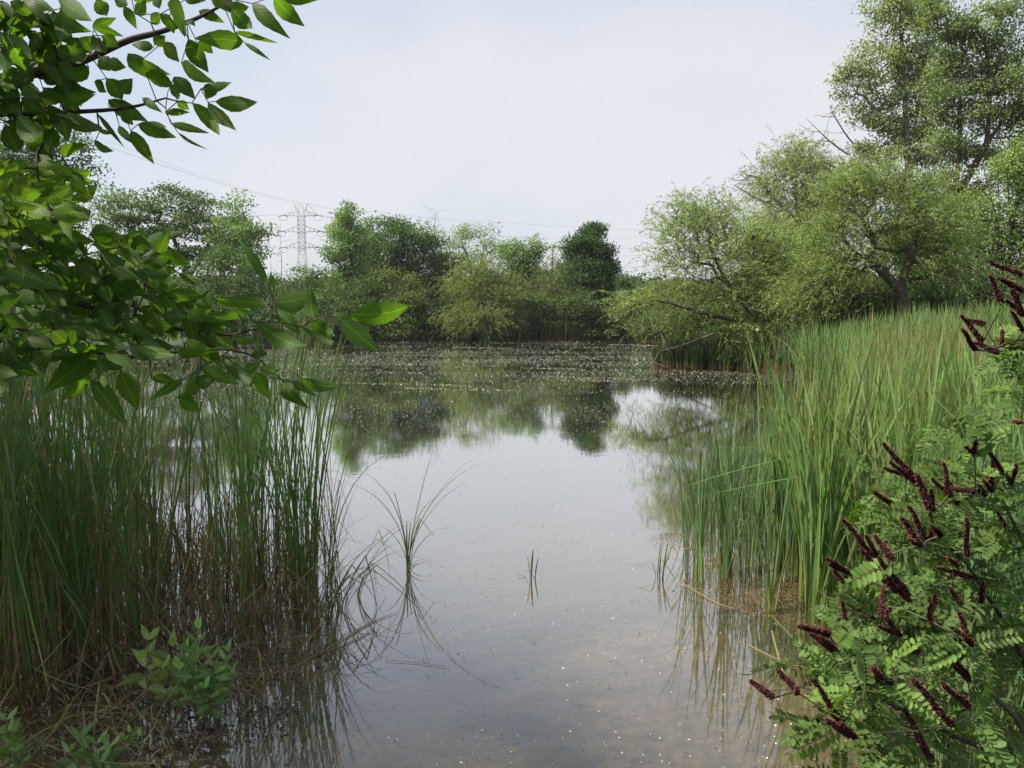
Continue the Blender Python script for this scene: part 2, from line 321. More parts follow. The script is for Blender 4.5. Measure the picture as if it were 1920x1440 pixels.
def tree(name, label, Y, lobes_px, trunks_px, col, style='broad', n=170, leaf=.16, per=70, spread=.55, rtrunk=.16, deep=.8, seed=1,
         bark=None, cat='tree', group=None, dead=None, gap=0.0, step=.6, cvar=.16, leafmat=None, base=None, flatz=.6, smin=.9):
    r = np.random.default_rng(seed); mpp = Y / F
    lobes = []
    for i, lb in enumerate(lobes_px):
        cx, cyy, rx, ry = lb[:4]; dy = lb[4] if len(lb) > 4 else (r.random() - .5) * rx * mpp * .8
        c = at(cx, cyy, Y + dy); lobes.append((c, np.array([rx * mpp, rx * mpp * deep, ry * mpp])))
    trunks = []
    for t in trunks_px: trunks.append(spline([at(q[0], q[1], Y + (q[2] if len(q) > 2 else 0)) for q in t], 6))
    b = trunks[0][0].copy(); b[2] = float(ground_z(b[0], b[1])) - .1
    trunks[0] = np.vstack([b[None], trunks[0][trunks[0][:, 2] > b[2] + .2]])
    sk = Skeleton(trunks, step); T = pick_in_lobes(r, lobes, n)
    T = T[T[:, 2] > .25]
    sk.reach(T, r, low=min(2, len(sk.p) - 1))
    rad = sk.radii(.012, rtrunk)
    root = empty(name, b, label, cat, group)
    V, Q = sk.limbs(rad, 5); obj('trunk', V, Q, bark or M_BARK, root, smooth=True)
    if dead:
        for (d0, d1, dy) in dead:
            a, c = at(d0[0], d0[1], Y + dy), at(d1[0], d1[1], Y + dy)
            ds = Skeleton([spline([a, (a + c) / 2 + r.normal(size=3) * .15, c], 5)], .3)
            L = np.linalg.norm(c - a); ds.reach((a + c * 1.0) / 2 + (c - a) * .35 + r.normal(size=(14, 3)) * L * .24, r, 1)
            V, Q = ds.limbs(ds.radii(.008, .035), 4); obj('dead_branch', V, Q, M_BARK_GREY, root)
    bag = Bag(); tips = np.array([sk.p[i] for i in sk.tips]); col = np.array(col); nt_ = len(tips)
    ctr = np.mean([l[0] for l in lobes], 0)
    keep = r.random(nt_) > gap; tips = tips[keep]; nt_ = len(tips)
    tone = np.clip(1 + (r.normal(size=nt_) * (cvar + .05 * (style == 'willow'))), .45, 1.6)
    if style == 'willow':
        k = 9; m = 15                               # shoots per tip, leaves per shoot
        S0 = np.repeat(tips, k, 0) + r.normal(size=(nt_ * k, 3)) * spread * np.array([1.05, 1.05, .42])
        out = unit(S0 - ctr) * np.array([1, 1, .4]) + r.normal(size=S0.shape) * .55; out[:, 2] += .25; out = unit(out)
        Lh = spread * (1.1 + r.random(len(S0))) ; drp = .1 + .6 * r.random(len(S0))
        f = (np.arange(m) + .5) / m
        P = S0[:, None] + out[:, None] * (Lh[:, None] * f[None])[..., None]; P[:, :, 2] -= (Lh * drp)[:, None] * f[None] ** 2
        Tn = np.repeat(out[:, None], m, 1); Tn = Tn.copy(); Tn[:, :, 2] -= 2 * drp[:, None] * f[None]
        P = P.reshape(-1, 3); Tn = unit(Tn.reshape(-1, 3)); q = len(P)
        D = unit(Tn + r.normal(size=(q, 3)) * .75); S = unit(np.cross(D, unit(r.normal(size=(q, 3)) + [0, 0, .6])))
        cc = col[None] * np.repeat(tone, k * m)[:, None] * (1 + r.normal(size=(q, 1)) * .13)
        leaf_quads(P, D, S, leaf * (.7 + .6 * r.random(q)), leaf * .3 * (.8 + .5 * r.random(q)), cc, bag)
    else:
        pn = np.maximum(6, (per * (.4 + 1.2 * r.random(nt_))).astype(int)); ids = np.repeat(np.arange(nt_), pn); q = len(ids)
        sc = (smin + .6 * r.random(nt_))[ids, None]
        g = unit(r.normal(size=(q, 3))) * (r.random((q, 1)) ** .45)
        P = tips[ids] + g * spread * sc * np.array([1.15, 1.15, flatz]); P[:, 2] += spread * .1
        D = unit(r.normal(size=(q, 3)) + g * .9 + [0, 0, -.35]); Nn = unit(r.normal(size=(q, 3)) * .75 + [0, 0, .9] + g * .4); S = unit(np.cross(Nn, D))
        cc = col[None] * tone[ids][:, None] * (1 + r.normal(size=(q, 1)) * .15)
        leaf_quads(P, D, S, leaf * (.7 + .6 * r.random(q)), leaf * .68 * (.8 + .4 * r.random(q)), cc, bag)
    bag.build('crown', leafmat or (M_WIL if style == 'willow' else M_FAR), root)
    return root

# ------------------------------------------------------------------ trees across the pond
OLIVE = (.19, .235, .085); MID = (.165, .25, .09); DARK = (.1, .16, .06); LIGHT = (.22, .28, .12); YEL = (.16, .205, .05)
G = 'trees and bushes along the far shore'
tree('leafy_tree', 'dark leafy tree nearest the left edge, its crown showing past the hanging ash leaves', 34,
     [(110, 300, 70, 60), (60, 250, 80, 60), (150, 320, 38, 35), (20, 330, 80, 90), (80, 380, 90, 60), (40, 470, 90, 80), (130, 400, 40, 40)],
     [[(20, 600), (30, 480), (60, 380), (80, 300)]], DARK, n=170, leaf=.13, per=110, spread=.5, seed=2, gap=.05)
tree('flat_topped_tree', 'broad flat-topped tree with layered boughs to the left of the pylon', 52,
     [(300, 372, 90, 22), (240, 400, 70, 30), (360, 392, 60, 26), (395, 425, 60, 24), (200, 430, 50, 35), (300, 430, 90, 26), (340, 480, 70, 30), (250, 480, 70, 35), (420, 450, 45, 28)],
     [[(345, 600), (350, 530), (340, 480), (310, 420)], [(350, 530), (385, 470), (410, 430)], [(340, 480), (280, 450), (230, 420)]],
     (.11, .165, .06), n=260, leaf=.17, per=75, spread=.85, flatz=.22, rtrunk=.3, seed=3, gap=.04, group=G)
tree('upright_tree', 'paler upright tree at the right end of the broad flat-topped tree', 50,
     [(455, 395, 28, 28), (460, 430, 42, 30), (430, 450, 40, 40), (475, 470, 30, 40), (445, 500, 50, 40)],
     [[(455, 600), (455, 500), (455, 420)]], MID, n=110, leaf=.17, per=80, spread=.6, rtrunk=.2, seed=4, group=G)
tree('round_bush', 'rounded dark bush below the flat-topped tree, behind the tallest reed tips', 46,
     [(410, 500, 50, 50), (470, 540, 60, 50), (380, 560, 70, 50), (500, 590, 50, 40), (430, 600, 70, 40)],
     [[(440, 630), (430, 560), (420, 520)]], (.09, .15, .055), n=150, leaf=.15, per=85, spread=.6, seed=5, cat='bush', group=G)
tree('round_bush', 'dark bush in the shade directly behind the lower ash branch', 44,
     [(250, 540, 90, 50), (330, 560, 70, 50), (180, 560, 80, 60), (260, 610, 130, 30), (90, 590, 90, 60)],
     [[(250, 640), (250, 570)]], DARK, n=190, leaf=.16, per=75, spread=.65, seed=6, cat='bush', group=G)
tree('waterside_bush', 'dark bush at the foot of the pylon, with a bare sapling standing in front', 64,
     [(575, 520, 40, 30), (610, 560, 45, 40), (550, 560, 40, 45), (590, 610, 60, 35), (530, 600, 50, 40)],
     [[(580, 640), (580, 560)]], (.1, .165, .055), n=150, leaf=.18, per=70, spread=.65, seed=7, cat='bush', group=G)
tree('broadleaf_tree', 'tall green tree just right of the pylon, lit on its left side', 63,
     [(650, 398, 24, 20), (645, 425, 34, 28), (640, 465, 32, 30), (650, 510, 38, 40), (630, 550, 35, 40), (670, 470, 22, 40)],
     [[(655, 640), (655, 560), (660, 500), (648, 410)]], MID, n=170, leaf=.17, per=85, spread=.6, rtrunk=.2, seed=8, group=G)
tree('broadleaf_tree', 'wide dark-crowned tree between the tall green tree and the pale bare-branched one', 67,
     [(735, 425, 45, 24), (770, 445, 50, 30), (720, 470, 50, 40), (780, 490, 50, 45), (810, 450, 26, 30), (740, 530, 60, 40)],
     [[(700, 630), (715, 540), (700, 470)], [(715, 540), (750, 470), (765, 430)]], (.1, .165, .06), n=300, leaf=.18, per=75, spread=.7, rtrunk=.22, seed=9, group=G)
tree('leaning_bush', 'olive green bush hanging over the shaded waterline below the wide dark crown', 61,
     [(720, 525, 45, 32), (760, 560, 50, 40), (700, 580, 50, 45), (750, 610, 70, 30), (680, 620, 50, 20)],
     [[(740, 640), (735, 570)]], (.135, .18, .06), n=200, leaf=.17, per=70, spread=.6, seed=10, cat='bush', group=G)
tree('sparse_tree', 'thin tree with bare pale twigs poking above its scattered leaves', 70,
     [(815, 470, 32, 45), (830, 520, 30, 45), (800, 550, 30, 40)],
     [[(812, 630), (815, 540), (812, 470), (815, 440)], [(812, 600), (830, 540), (838, 480)]], LIGHT, n=70, leaf=.16, per=22, spread=.7, rtrunk=.14, seed=11, gap=.2, bark=M_BARK_PALE,
     dead=[((815, 450), (818, 402), 0), ((820, 460), (800, 412), .3)], group=G)
tree('sparse_tree', 'pale airy tree with sky showing between its branches, behind the round olive willow', 73,
     [(868, 440, 36, 16), (910, 432, 22, 18), (890, 465, 48, 24), (870, 500, 50, 30), (850, 460, 20, 25), (925, 470, 20, 30)],
     [[(885, 630), (885, 520), (865, 450)], [(885, 540), (905, 480), (908, 430)]], LIGHT, n=130, leaf=.17, per=38, spread=.65, rtrunk=.16, seed=12, gap=.12, group=G)
tree('round_willow', 'round olive willow bush in the middle of the far shore', 60,
     [(905, 515, 45, 32), (880, 545, 50, 40), (935, 555, 45, 45), (900, 595, 60, 40), (860, 600, 40, 35), (950, 605, 40, 32)],
     [[(880, 640), (895, 580), (900, 530)]], OLIVE, style='willow', n=420, leaf=.15, spread=.42, seed=13, group=G)
tree('broadleaf_tree', 'bright green tree rising right behind the round olive willow', 67,
     [(965, 472, 32, 20), (1000, 468, 22, 20), (985, 500, 38, 30), (1005, 530, 26, 40), (960, 520, 34, 36), (990, 580, 36, 40)],
     [[(990, 630), (990, 560), (980, 490)]], MID, n=160, leaf=.18, per=80, spread=.6, seed=14, group=G)
tree('sparse_tree', 'slender see-through tree in the gap before the dark oak', 69,
     [(1037, 475, 14, 22), (1035, 505, 20, 28), (1030, 540, 24, 34)],
     [[(1035, 630), (1035, 540), (1037, 465)]], LIGHT, n=55, leaf=.16, per=30, spread=.5, rtrunk=.1, seed=15, gap=.1, group=G)
tree('olive_bush', 'brownish olive bush left of the dark oak and below the slender tree', 63,
     [(1030, 535, 36, 36), (1050, 565, 40, 40), (1010, 590, 40, 36), (1060, 600, 40, 30)],
     [[(1035, 640), (1035, 570)]], (.16, .19, .08), n=160, leaf=.15, per=65, spread=.55, seed=16, cat='bush', group=G, style='willow')
tree('dark_oak', 'dense dark oak, the tallest round crown on the middle of the far shore', 64,
     [(1108, 435, 18, 14), (1100, 455, 34, 22), (1085, 480, 34, 26), (1125, 485, 32, 26), (1100, 515, 46, 32), (1145, 505, 14, 16), (1105, 550, 44, 36), (1125, 590, 26, 30)],
     [[(1105, 630), (1105, 540), (1104, 440)]], (.06, .115, .042), n=320, leaf=.19, per=115, spread=.62, rtrunk=.26, seed=17, group=G, deep=1.0)
tree('broadleaf_tree', 'small dark tree behind the gap between the oak and the big willow', 78,
     [(1165, 528, 24, 16), (1185, 545, 28, 20), (1160, 570, 26, 26), (1195, 580, 30, 30)],
     [[(1172, 625), (1172, 560), (1168, 530)]], (.1, .15, .06), n=110, leaf=.19, per=55, spread=.6, seed=18, group=G)
tree('waterside_bush', 'mid green waterside bush at the foot of the dark oak', 61,
     [(1105, 590, 38, 26), (1075, 610, 36, 24), (1130, 612, 36, 22), (1090, 570, 30, 22)],
     [[(1100, 635), (1100, 590)]], (.09, .14, .05), n=150, leaf=.15, per=70, spread=.5, seed=19, cat='bush', group=G)
tree('waterside_bush', 'low dark bush overhanging the water left of the round olive willow', 61,
     [(810, 600, 45, 32), (840, 615, 40, 20), (780, 620, 40, 18), (825, 575, 26, 26)],
     [[(815, 638), (815, 600)]], (.08, .125, .045), n=130, leaf=.15, per=70, spread=.5, seed=20, cat='bush', group=G)
tree('waterside_bush', 'low scrubby bush at the waterline right of the round olive willow', 61,
     [(985, 605, 34, 24), (1015, 618, 36, 18), (950, 618, 34, 16)],
     [[(990, 638), (988, 605)]], (.095, .15, .05), n=120, leaf=.15, per=70, spread=.45, seed=21, cat='bush', group=G)
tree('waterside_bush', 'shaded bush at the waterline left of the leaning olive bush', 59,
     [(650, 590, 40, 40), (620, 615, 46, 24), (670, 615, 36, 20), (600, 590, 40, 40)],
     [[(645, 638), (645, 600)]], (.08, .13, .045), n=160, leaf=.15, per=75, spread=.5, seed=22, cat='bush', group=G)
tree('waterside_bush', 'low bush at the waterline beneath the small tree beside the big willow', 63,
     [(1165, 600, 34, 22), (1200, 610, 36, 20), (1150, 618, 30, 14)],
     [[(1175, 636), (1175, 605)]], (.12, .18, .06), n=110, leaf=.15, per=65, spread=.45, seed=23, cat='bush', group=G)
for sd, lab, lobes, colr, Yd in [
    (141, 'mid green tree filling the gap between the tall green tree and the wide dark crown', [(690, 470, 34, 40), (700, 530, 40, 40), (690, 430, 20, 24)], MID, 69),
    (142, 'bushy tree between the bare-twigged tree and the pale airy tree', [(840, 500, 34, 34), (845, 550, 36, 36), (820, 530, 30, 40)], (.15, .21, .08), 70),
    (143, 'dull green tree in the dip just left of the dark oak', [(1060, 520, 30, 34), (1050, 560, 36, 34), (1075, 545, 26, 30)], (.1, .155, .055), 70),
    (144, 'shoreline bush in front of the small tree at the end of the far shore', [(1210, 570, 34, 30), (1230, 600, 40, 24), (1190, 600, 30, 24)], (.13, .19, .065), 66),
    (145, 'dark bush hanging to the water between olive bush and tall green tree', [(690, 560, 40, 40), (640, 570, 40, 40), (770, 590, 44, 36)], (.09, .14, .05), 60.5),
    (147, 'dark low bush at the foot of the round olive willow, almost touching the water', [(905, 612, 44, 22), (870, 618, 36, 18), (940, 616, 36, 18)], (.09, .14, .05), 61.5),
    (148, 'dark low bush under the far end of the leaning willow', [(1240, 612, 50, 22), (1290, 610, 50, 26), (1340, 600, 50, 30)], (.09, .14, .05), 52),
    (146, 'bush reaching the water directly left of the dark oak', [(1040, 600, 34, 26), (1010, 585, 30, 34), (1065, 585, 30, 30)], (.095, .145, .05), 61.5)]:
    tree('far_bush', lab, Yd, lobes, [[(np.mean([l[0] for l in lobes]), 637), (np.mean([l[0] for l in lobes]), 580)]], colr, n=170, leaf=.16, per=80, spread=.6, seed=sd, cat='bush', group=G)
# bare sapling
def bare_sapling():
    pts = spline([at(527, 632, 60), at(526, 560, 60), at(528, 500, 60), at(525, 432, 60)], 6); pts[0][2] = 0
    root = empty('bare_sapling', pts[0], 'thin leafless sapling standing against the sky left of the pylon', 'sapling')
    sk = Skeleton([pts], .4); r = np.random.default_rng(5); hi = pts[len(pts) // 2:]
    T = np.array([p + np.array([(r.random() - .5) * 1.6, (r.random() - .5), .6 + r.random() * .6]) for p in hi[::2]])
    sk.reach(T, r, 3); rad = sk.radii(.008, .03); V, Q = sk.limbs(rad, 4); obj('trunk', V, Q, M_BARK_PALE, root)
bare_sapling()
# a wood too far off to count its trees
def distant_wood():
    r = np.random.default_rng(77); n = 42000; bag = Bag()
    a = r.random(n) * 1.7 - .85; Yd = 105 + r.random(n) * 25; x = a * Yd
    h = (5.2 + 3.4 * noise2(x * .12, Yd * .05, 4, 3)) * (.25 + .75 * np.sqrt(r.random(n)))
    P = np.stack([x, Yd, h + .4], -1); D = unit(r.normal(size=(n, 3))); S = unit(np.cross(D, unit(r.normal(size=(n, 3)) + [0, 0, .8])))
    c = np.array([.06, .09, .035])[None] * (1 + r.normal(size=(n, 1)) * .2)
    leaf_quads(P, D, S, .75, .5, c, bag); o = bag.build('distant_wood', M_FAR, kind='stuff'); tag(o, 'low far-off wood seen through gaps between the shore trees', 'wood', kind='stuff')
distant_wood()

# ------------------------------------------------------------------ trees on the right bank
W_ = 'willows on the right bank'
tree('leaning_willow', 'yellow-green willow leaning out over the water above the reed islet', 27,
     [(1300, 395, 45, 42), (1275, 440, 36, 45), (1350, 415, 50, 45), (1250, 490, 26, 35), (1310, 480, 60, 50), (1385, 470, 55, 55), (1240, 550, 50, 26), (1195, 570, 36, 24), (1300, 555, 70, 40),
      (1175, 610, 18, 28), (1390, 550, 70, 50), (1440, 500, 50, 60), (1290, 600, 40, 20), (1410, 610, 55, 34), (1465, 570, 50, 50), (1440, 440, 50, 40), (1400, 640, 36, 40), (1410, 690, 24, 30), (1450, 640, 40, 40), (1420, 660, 26, 30), (1490, 620, 40, 30)],
     [[(1470, 690, -1), (1455, 650), (1420, 600), (1370, 540), (1330, 460)], [(1430, 610), (1330, 590, -.5), (1240, 565, -1), (1200, 570, -1)], [(1420, 600), (1420, 540), (1410, 480)]],
     (.24, .31, .12), style='willow', n=700, leaf=.088, spread=.34, gap=.05, rtrunk=.16, step=.45, seed=31, group=W_, deep=1.1,
     dead=[((1340, 625), (1235, 660), -1.0)])
tree('tall_willow', 'loose-crowned willow rising behind with dead twigs on its left', 34,
     [(1490, 285, 26, 24), (1465, 320, 36, 26), (1520, 320, 36, 30), (1440, 350, 26, 18), (1490, 370, 50, 34), (1540, 360, 40, 36), (1520, 420, 50, 40), (1460, 420, 40, 36), (1440, 470, 50, 50)],
     [[(1540, 600), (1530, 500), (1500, 420), (1490, 310)], [(1500, 420), (1450, 370), (1430, 345)]],
     (.26, .32, .14), style='willow', n=460, leaf=.1, spread=.42, rtrunk=.15, seed=32, group=W_,
     dead=[((1450, 385), (1382, 350), 0), ((1440, 365), (1390, 325), .3), ((1590, 290), (1525, 235), -.5), ((1600, 270), (1560, 210), -.3), ((1600, 310), (1540, 300), -.3)])
tree('crooked_willow', 'broad willow with a crooked dark trunk rising out of the tall reeds', 24.5,
     [(1640, 335, 52, 32), (1590, 380, 50, 36), (1700, 360, 50, 40), (1555, 430, 36, 36), (1630, 420, 60, 40), (1720, 420, 50, 45), (1580, 490, 60, 40), (1670, 470, 60, 40, 1.3), (1540, 520, 46, 40), (1600, 545, 50, 30, 1.5), (1740, 480, 40, 50), (1530, 570, 40, 30), (1500, 540, 40, 50), (1780, 430, 40, 60), (1580, 350, 40, 30), (1790, 520, 40, 40)],
     [[(1705, 640), (1692, 560), (1680, 535), (1640, 490), (1636, 440), (1600, 395)], [(1690, 545), (1700, 500), (1720, 440), (1715, 390)], [(1640, 490), (1600, 470), (1570, 430)]],
     (.215, .28, .105), style='willow', n=640, leaf=.085, spread=.33, rtrunk=.2, gap=.06, step=.4, seed=33, group=W_, deep=.9)
C_ = 'tall trees above the right bank'
tree('cottonwood', 'tallest cottonwood with large glinting leaves, its left edge bare against the sky', 36,
     [(1680, 15, 46, 40), (1650, 60, 40, 40), (1720, 70, 50, 50), (1620, 110, 42, 26), (1600, 150, 30, 40), (1680, 140, 60, 50), (1590, 190, 22, 20), (1640, 210, 45, 40), (1730, 180, 50, 60), (1700, 250, 60, 40),
      (1610, 275, 30, 22), (1660, 290, 45, 24), (1750, 280, 50, 50), (1750, 120, 40, 60), (1740, 20, 40, 40), (1690, 350, 50, 30), (1760, 360, 40, 40), (1640, 0, 30, 30), (1575, 150, 14, 20), (1580, 215, 14, 14), (1600, 320, 30, 22), (1650, 345, 40, 24), (1720, -10, 50, 30)],
     [[(1706, 620), (1706, 500), (1704, 330), (1698, 200), (1690, 60), (1688, 10)], [(1704, 330), (1730, 250), (1745, 180)], [(1704, 300), (1660, 230), (1620, 180)]],
     (.28, .34, .185), n=760, leaf=.12, per=56, spread=.38, rtrunk=.17, seed=34, bark=M_BARK_PALE, group=C_, gap=.16, deep=.75, cvar=.12)
tree('forked_tree', 'tall tree with a leaning forked dark trunk beside the cottonwood', 31,
     [(1800, 50, 40, 36), (1850, 60, 40, 50), (1790, 120, 40, 50), (1850, 140, 60, 50), (1905, 90, 30, 50), (1910, 160, 50, 50), (1800, 200, 50, 40), (1870, 220, 60, 40), (1780, 270, 46, 36), (1830, 290, 50, 30), (1940, 230, 50, 50), (1770, 350, 40, 36), (1830, 370, 50, 36), (1890, 310, 50, 40), (1760, 180, 36, 60), (1880, 20, 50, 30), (1780, 430, 46, 40), (1740, 400, 40, 40), (1750, 30, 40, 40), (1850, 440, 50, 40)],
     [[(1760, 620), (1768, 480), (1785, 400), (1812, 340), (1850, 270), (1900, 200), (1925, 160)], [(1785, 400), (1795, 330), (1800, 240), (1800, 120)], [(1850, 270), (1855, 200), (1850, 90)], [(1768, 480), (1758, 420), (1775, 380)]],
     (.19, .25, .105), n=820, leaf=.105, per=62, spread=.36, rtrunk=.17, step=.5, seed=35, group=C_, gap=.16, cvar=.14)
tree('many_stemmed_tree', 'many-stemmed tree at the right edge with sky between its dark stems', 28,
     [(1900, 320, 40, 50), (1850, 400, 30, 30), (1820, 380, 26, 26), (1905, 420, 40, 50), (1840, 470, 46, 34), (1900, 510, 50, 40), (1950, 300, 50, 80), (1800, 460, 30, 30), (1950, 450, 50, 60), (1830, 530, 50, 30), (1780, 520, 40, 40), (1890, 570, 60, 30), (1810, 400, 40, 40)],
     [[(1890, 640), (1885, 540), (1870, 420), (1848, 330), (1842, 300)], [(1888, 560), (1895, 440), (1890, 330), (1902, 220)], [(1885, 520), (1905, 400), (1915, 280)], [(1888, 560), (1878, 450), (1872, 330), (1880, 230)]],
     (.2, .28, .09), n=420, leaf=.1, per=75, spread=.45, rtrunk=.13, step=.45, seed=36, group=C_, gap=.08)
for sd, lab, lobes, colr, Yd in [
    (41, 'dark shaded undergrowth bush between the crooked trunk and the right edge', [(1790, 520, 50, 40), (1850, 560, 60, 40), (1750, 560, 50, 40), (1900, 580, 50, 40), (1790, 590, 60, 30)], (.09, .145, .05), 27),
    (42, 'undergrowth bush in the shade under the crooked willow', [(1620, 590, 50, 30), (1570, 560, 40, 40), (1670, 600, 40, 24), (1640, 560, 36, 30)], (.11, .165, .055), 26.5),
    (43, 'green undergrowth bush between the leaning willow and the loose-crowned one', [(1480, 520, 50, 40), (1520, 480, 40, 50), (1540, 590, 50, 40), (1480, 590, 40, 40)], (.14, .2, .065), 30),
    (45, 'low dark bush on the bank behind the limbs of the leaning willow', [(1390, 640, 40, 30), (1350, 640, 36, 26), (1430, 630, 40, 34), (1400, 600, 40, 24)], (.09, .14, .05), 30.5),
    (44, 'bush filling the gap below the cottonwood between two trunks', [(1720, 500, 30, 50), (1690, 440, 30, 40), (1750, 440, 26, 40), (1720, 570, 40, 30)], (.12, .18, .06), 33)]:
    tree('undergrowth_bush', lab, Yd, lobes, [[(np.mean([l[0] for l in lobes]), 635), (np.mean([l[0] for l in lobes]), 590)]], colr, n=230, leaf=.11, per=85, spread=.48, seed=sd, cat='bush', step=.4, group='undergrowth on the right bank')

# ------------------------------------------------------------------ pylon and its wires
def bars(segs, r, k=4):
    A = np.array([s[0] for s in segs], float); B = np.array([s[1] for s in segs], float); n = len(A)
    return frusta(A, B, np.full(n, r), np.full(n, r), k)
YP = 262.0
def pylon():
    m = YP / F; c = at(570, 640, YP); cx = c[0]; zt = at(570, 382, YP)[2]
    root = empty('pylon', (cx, YP, 0), 'grey lattice power pylon with three crossarms above the far trees', 'pylon')
    hw = 6.2 * m; z = lambda py: at(570, py, YP)[2]; body = []; zs = np.linspace(z(470), z(405), 9); leg = np.linspace(1.0, z(470), 7)
    lv = [(zz, hw + (z(470) - zz) * .075) for zz in leg[:-1]] + [(zz, hw) for zz in zs]
    cr = lambda zz, h: [np.array([cx + sx * h, YP + sy * h * .8, zz]) for sx, sy in ((-1, -1), (1, -1), (1, 1), (-1, 1))]
    for (za, ha), (zb, hb) in zip(lv[:-1], lv[1:]):
        A, B = cr(za, ha), cr(zb, hb)
        for i in range(4): j = (i + 1) % 4; body += [(A[i], B[i]), (A[i], B[j]), (A[j], B[i]), (B[i], B[j])]
    top = z(382)
    for sx in (-1, 1):                                                # the V-shaped head
        for sy in (-1, 1):
            body += [((cx + sx * hw, YP + sy * hw * .8, zs[-1]), (cx + sx * 12.5 * m, YP, top)), ((cx, YP + sy * hw * .8, zs[-1]), (cx + sx * 12.5 * m, YP, top)),
                     ((cx + sx * hw, YP + sy * hw * .8, zs[-1]), (cx + sx * 2 * m, YP, top))]
    body += [((cx - 13 * m, YP, top), (cx + 13 * m, YP, top))]
    V, Q = bars(body, .055); obj('tower_body', V, Q, M_STEEL, root)
    ends = []
    for py, wl, wr in ((405, 33, 31), (435, 37, 37), (465, 34, 32)):
        zz = z(py); seg = []
        for sx, wd in ((-1, wl), (1, wr)):
            tip = np.array([cx + sx * wd * m, YP, zz + .3]); ends.append(tip)
            for sy in (-1, 1):
                a = np.array([cx + sx * hw, YP + sy * hw * .8, zz]); a2 = a + [0, 0, 2.0]; seg += [(a, tip), (a2, tip)]
                for f in (.25, .5, .75): seg.append((a + (tip - a) * f, a2 + (tip - a2) * min(1, f + .12)))
            seg += [((cx + sx * hw, YP - hw * .8, zz), (cx + sx * hw, YP + hw * .8, zz)), ((cx - hw, YP + sx * hw * .8, zz), (cx + hw, YP + sx * hw * .8, zz))]
            if py == 405: seg.append((tip, (cx + sx * 12.5 * m, YP, top)))
        V, Q = bars(seg, .065); obj('crossarm', V, Q, M_STEEL, root)
    for t in ends:
        g = []
        for sx in (-1, 1): g.append((t, t + [sx * 1.6, 0, -.5]))
        arc = [t + [1.6 * math.cos(a), 0, -.5 - 1.3 * math.sin(a)] for a in np.linspace(0, math.pi, 7)]; bag = Bag()
        V, Q = bars(g, .13, 6); bag.add(V, Q, (.2, .2, .2)); V, Q = bars(list(zip(arc[:-1], arc[1:])), .045); bag.add(V, Q, (.2, .2, .2))
        bag.build('insulator', M_WIRE, root)
    return ends
ends = pylon()
def cable(label, pts, sag=.0, r=.05, balls=()):
    P = []
    for a, b in zip(pts[:-1], pts[1:]):
        a, b = np.asarray(a), np.asarray(b)
        for f in np.linspace(0, 1, 16, endpoint=False): q = a + (b - a) * f; q[2] -= sag * 4 * f * (1 - f); P.append(q)
    P.append(np.asarray(pts[-1])); P = np.array(P); V, Q = tube(P, r, 4); o = obj('power_cable', V, Q, M_WIRE)
    tag(o, label, 'cable', 'cables strung from the pylon')
    for b in balls:
        bag = Bag(); n = 12; th = np.linspace(0, math.pi, 9)
        prof = [(math.sin(t) * .45, math.cos(t) * .45) for t in th]; V = np.array([[x * math.cos(a), x * math.sin(a), z] for x, z in prof for a in np.arange(n) * 2 * math.pi / n]) + b
        i = np.arange(n); q = np.stack([i, (i + 1) % n, (i + 1) % n + n, i + n], -1); Qb = (q[None] + (np.arange(8) * n)[:, None, None]).reshape(-1, 4)
        obj('marker_ball', V, Qb, M_BALL, o, smooth=True)
    return o
T0 = at(565, 382, YP); T1 = at(577, 382, YP)
cable('thin top wire climbing leftwards from the pylon head to the ash leaves', [at(120, 245, 150), T0], 1.2, .028)
cable('upper thin wire a little above the top wire on the left', [at(120, 232, 150), T1], 1.6, .018)
b1, b2 = at(936, 417, 340), at(704, 396, 292)
cable('thin wire carrying orange marker balls over the trees, right of the pylon', [T1, b2, b1, at(1400, 436, 430)], .8, .03, balls=(b1, b2))
for e, (x2, y2, Yq), wrd in ((ends[1], (1300, 434, 460), 'top'), (ends[3], (1300, 468, 460), 'middle'), (ends[5], (1300, 490, 460), 'lowest')):
    cable('power line from the %s right crossarm, seen again right of the oak' % wrd, [e, at(x2, y2, Yq)], 6.0, .035)
for e, (x2, y2, Yq), wrd in ((ends[0], (60, 300, 150), 'top'), (ends[2], (60, 330, 150), 'middle'), (ends[4], (60, 372, 150), 'lowest')):
    cable('power line from the %s left crossarm, passing over the flat-topped tree' % wrd, [e, at(x2, y2, Yq)], 3.2, .03)

